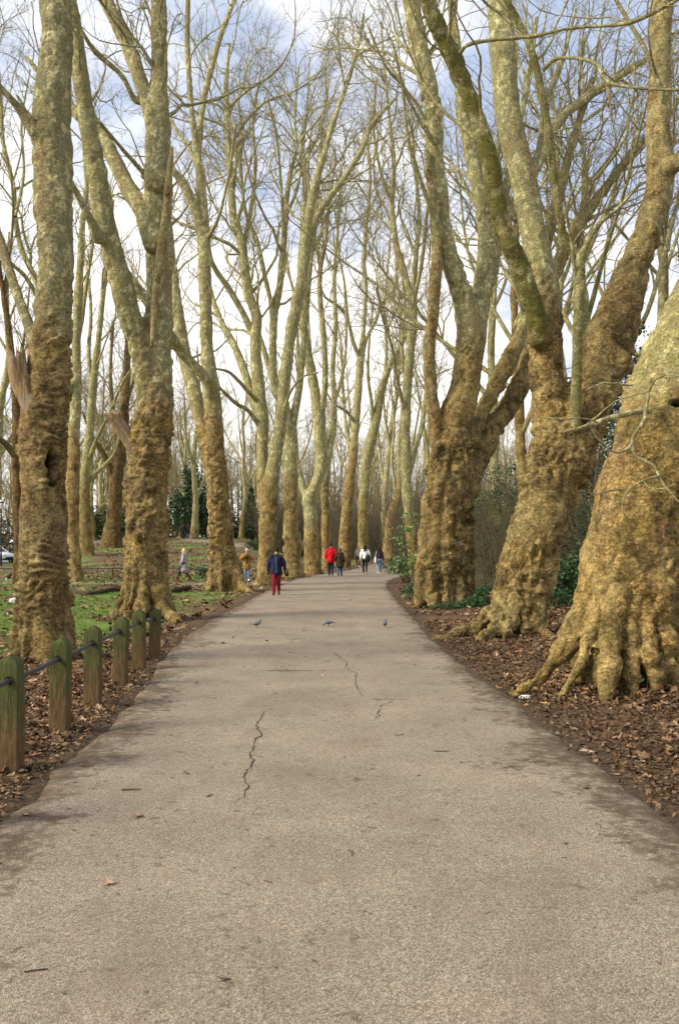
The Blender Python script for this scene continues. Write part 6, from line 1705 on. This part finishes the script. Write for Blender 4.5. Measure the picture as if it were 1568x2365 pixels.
# pale dead twigs reaching left from the nearest trunk
def r1_twigs():
    T_ = [([(1500, 948, 16), (1480, 950, 15), (1440, 957, 14), (1400, 968, 13), (1360, 982, 11), (1320, 994, 9), (1298, 1000, 6)], 10.75, 10.1),
          ([(1490, 945, 10), (1484, 975, 9), (1460, 1015, 8), (1466, 1050, 7), (1485, 1062, 7), (1510, 1075, 6), (1525, 1105, 6), (1550, 1140, 5), (1580, 1170, 4)], 10.6, 10.2),
          ([(1462, 1020, 6), (1440, 1042, 6), (1420, 1044, 5), (1395, 1025, 5), (1375, 1005, 4), (1365, 985, 3)], 10.4, 10.1),
          ([(1522, 1098, 5), (1490, 1108, 5), (1460, 1125, 4), (1442, 1150, 4), (1438, 1175, 3), (1450, 1190, 2)], 10.3, 10.0),
          ([(1495, 948, 7), (1498, 910, 6), (1510, 880, 5), (1540, 865, 5), (1570, 868, 4)], 10.6, 10.2),
          ([(1350, 986, 5), (1380, 960, 5), (1410, 935, 4), (1450, 915, 3), (1500, 905, 2)], 10.2, 10.0), ([(1380, 975, 4), (1345, 965, 4), (1300, 968, 3), (1240, 960, 2)], 10.2, 10.0),
          ([(1460, 890, 5), (1420, 885, 5), (1390, 886, 4), (1350, 900, 2)], 10.9, 10.5), ([(1440, 1130, 5), (1400, 1135, 4), (1370, 1145, 2)], 10.9, 10.6), ([(1488, 1112, 3), (1500, 1125, 3), (1530, 1128, 2), (1560, 1118, 2)], 10.2, 10.)]
    par = []
    for rows, a, b in T_:
        r = px3(rows, a, b); r[:, 3] = np.maximum(r[:, 3], .0035); par.append(r)
        sp_ = spline(r, 30); sp_[:, :3] += .010 * np.stack([perlin(sp_[:, :3] * 9), perlin(sp_[:, :3] * 9 + 4), perlin(sp_[:, :3] * 9 + 8)], 1)
        V, Q = tubes(sp_[None, :, :3], sp_[None, :, 3], 7)
        me = mk_mesh('dead_branch', V - r1, [Q], BARK, True, {'bk': np.full(len(V), 1.), 'moss': np.full(len(V), .0)})
        link('dead_branch', me, R1)
    add_crown(R1, r1, par[:4], [dict(dens=2.2, max=5, t0=.2, ang=40, lf=.35, lmin=.12, lmax=.5, rmin=.0025, rf=.5, rl=.01, pts=6, wob=.22, up=-.02, sides=4, tip=.5)], 5, 0., 'twigs')
r1_twigs()
# ------------------------------------------------------------------ light, sky, camera
SUN_EL, SUN_AZ = R_(36), R_(-112)      # azimuth measured from +Y (view direction) towards +X: behind and left of the camera
w = bpy.data.worlds.new('World'); SC.world = w; w.use_nodes = True
nt = w.node_tree
for n in list(nt.nodes): nt.nodes.remove(n)
k = NT(nt)
out = k.n('ShaderNodeOutputWorld'); bg = k.n('ShaderNodeBackground'); k.l(bg.outputs[0], out.inputs[0])
bg.inputs['Strength'].default_value = .062
sky = k.n('ShaderNodeTexSky', sky_type='NISHITA'); sky.sun_disc = False
sky.sun_elevation = SUN_EL; sky.sun_rotation = SUN_AZ; sky.air_density = 1.0; sky.dust_density = 1.2; sky.ozone_density = 1.2
tc = k.n('ShaderNodeTexCoord').outputs['Generated']
sep = k.n('ShaderNodeSeparateXYZ'); k.l(tc, sep.inputs[0])
zz = k.math('ADD', k.math('MAXIMUM', sep.outputs['Z'], 0.), .22)
cx = k.math('DIVIDE', sep.outputs['X'], zz); cy = k.math('DIVIDE', sep.outputs['Y'], zz)
cmb = k.n('ShaderNodeCombineXYZ'); k.l(cx, cmb.inputs[0]); k.l(cy, cmb.inputs[1]); cmb.inputs[2].default_value = 3.7
c1 = k.noise(cmb.outputs[0], 1.5, 7, .6, .3)
# thick bright cloud low down, breaking to blue higher up
cov = k.math('SUBTRACT', c1, k.math('MULTIPLY', k.math('SUBTRACT', sep.outputs['Z'], .30), .50))
fac = k.ramp(cov, [(.38, .10), (.55, 1.)])
cl = k.ramp(k.noise(cmb.outputs[0], 3.1, 5, .6), [(.3, (12.3, 12.1, 11.9)), (.7, (15.0, 14.7, 14.2))])
blue = k.mix(1., sky.outputs[0], (1.15, 1.3, 1.5), 'MULTIPLY')
blue = k.mix(.55, blue, (7.4, 8.7, 11.4))
k.l(k.mix(fac, blue, cl), bg.inputs['Color'])

sl = bpy.data.lights.new('sun', 'SUN'); sl.energy = 3.5; sl.angle = R_(26); sl.color = (1., .90, .74)
so = link('sun', sl)
dirv = Vector((math.sin(SUN_AZ) * math.cos(SUN_EL), math.cos(SUN_AZ) * math.cos(SUN_EL), math.sin(SUN_EL)))
so.rotation_euler = (-dirv).to_track_quat('-Z', 'Y').to_euler()
so.location = (-20, -20, 30)

cam = bpy.data.cameras.new('camera'); co = link('camera', cam)
cam.sensor_fit = 'HORIZONTAL'; cam.sensor_width = 24.0; cam.lens = F / 1568 * 24.0
cam.clip_start = .05; cam.clip_end = 2000
co.location = (0, 0, CAMZ); co.rotation_euler = (math.pi / 2 + PITCH, 0, 0)
SC.camera = co
SC.view_settings.view_transform = 'Standard'; SC.view_settings.look = 'None'
SC.view_settings.exposure = .68; SC.view_settings.gamma = 1; SC.view_settings.use_curve_mapping = False
SC.cycles.max_bounces = 6; SC.cycles.diffuse_bounces = 3; SC.cycles.glossy_bounces = 2
SC.cycles.use_denoising = True
SC.render.film_transparent = False
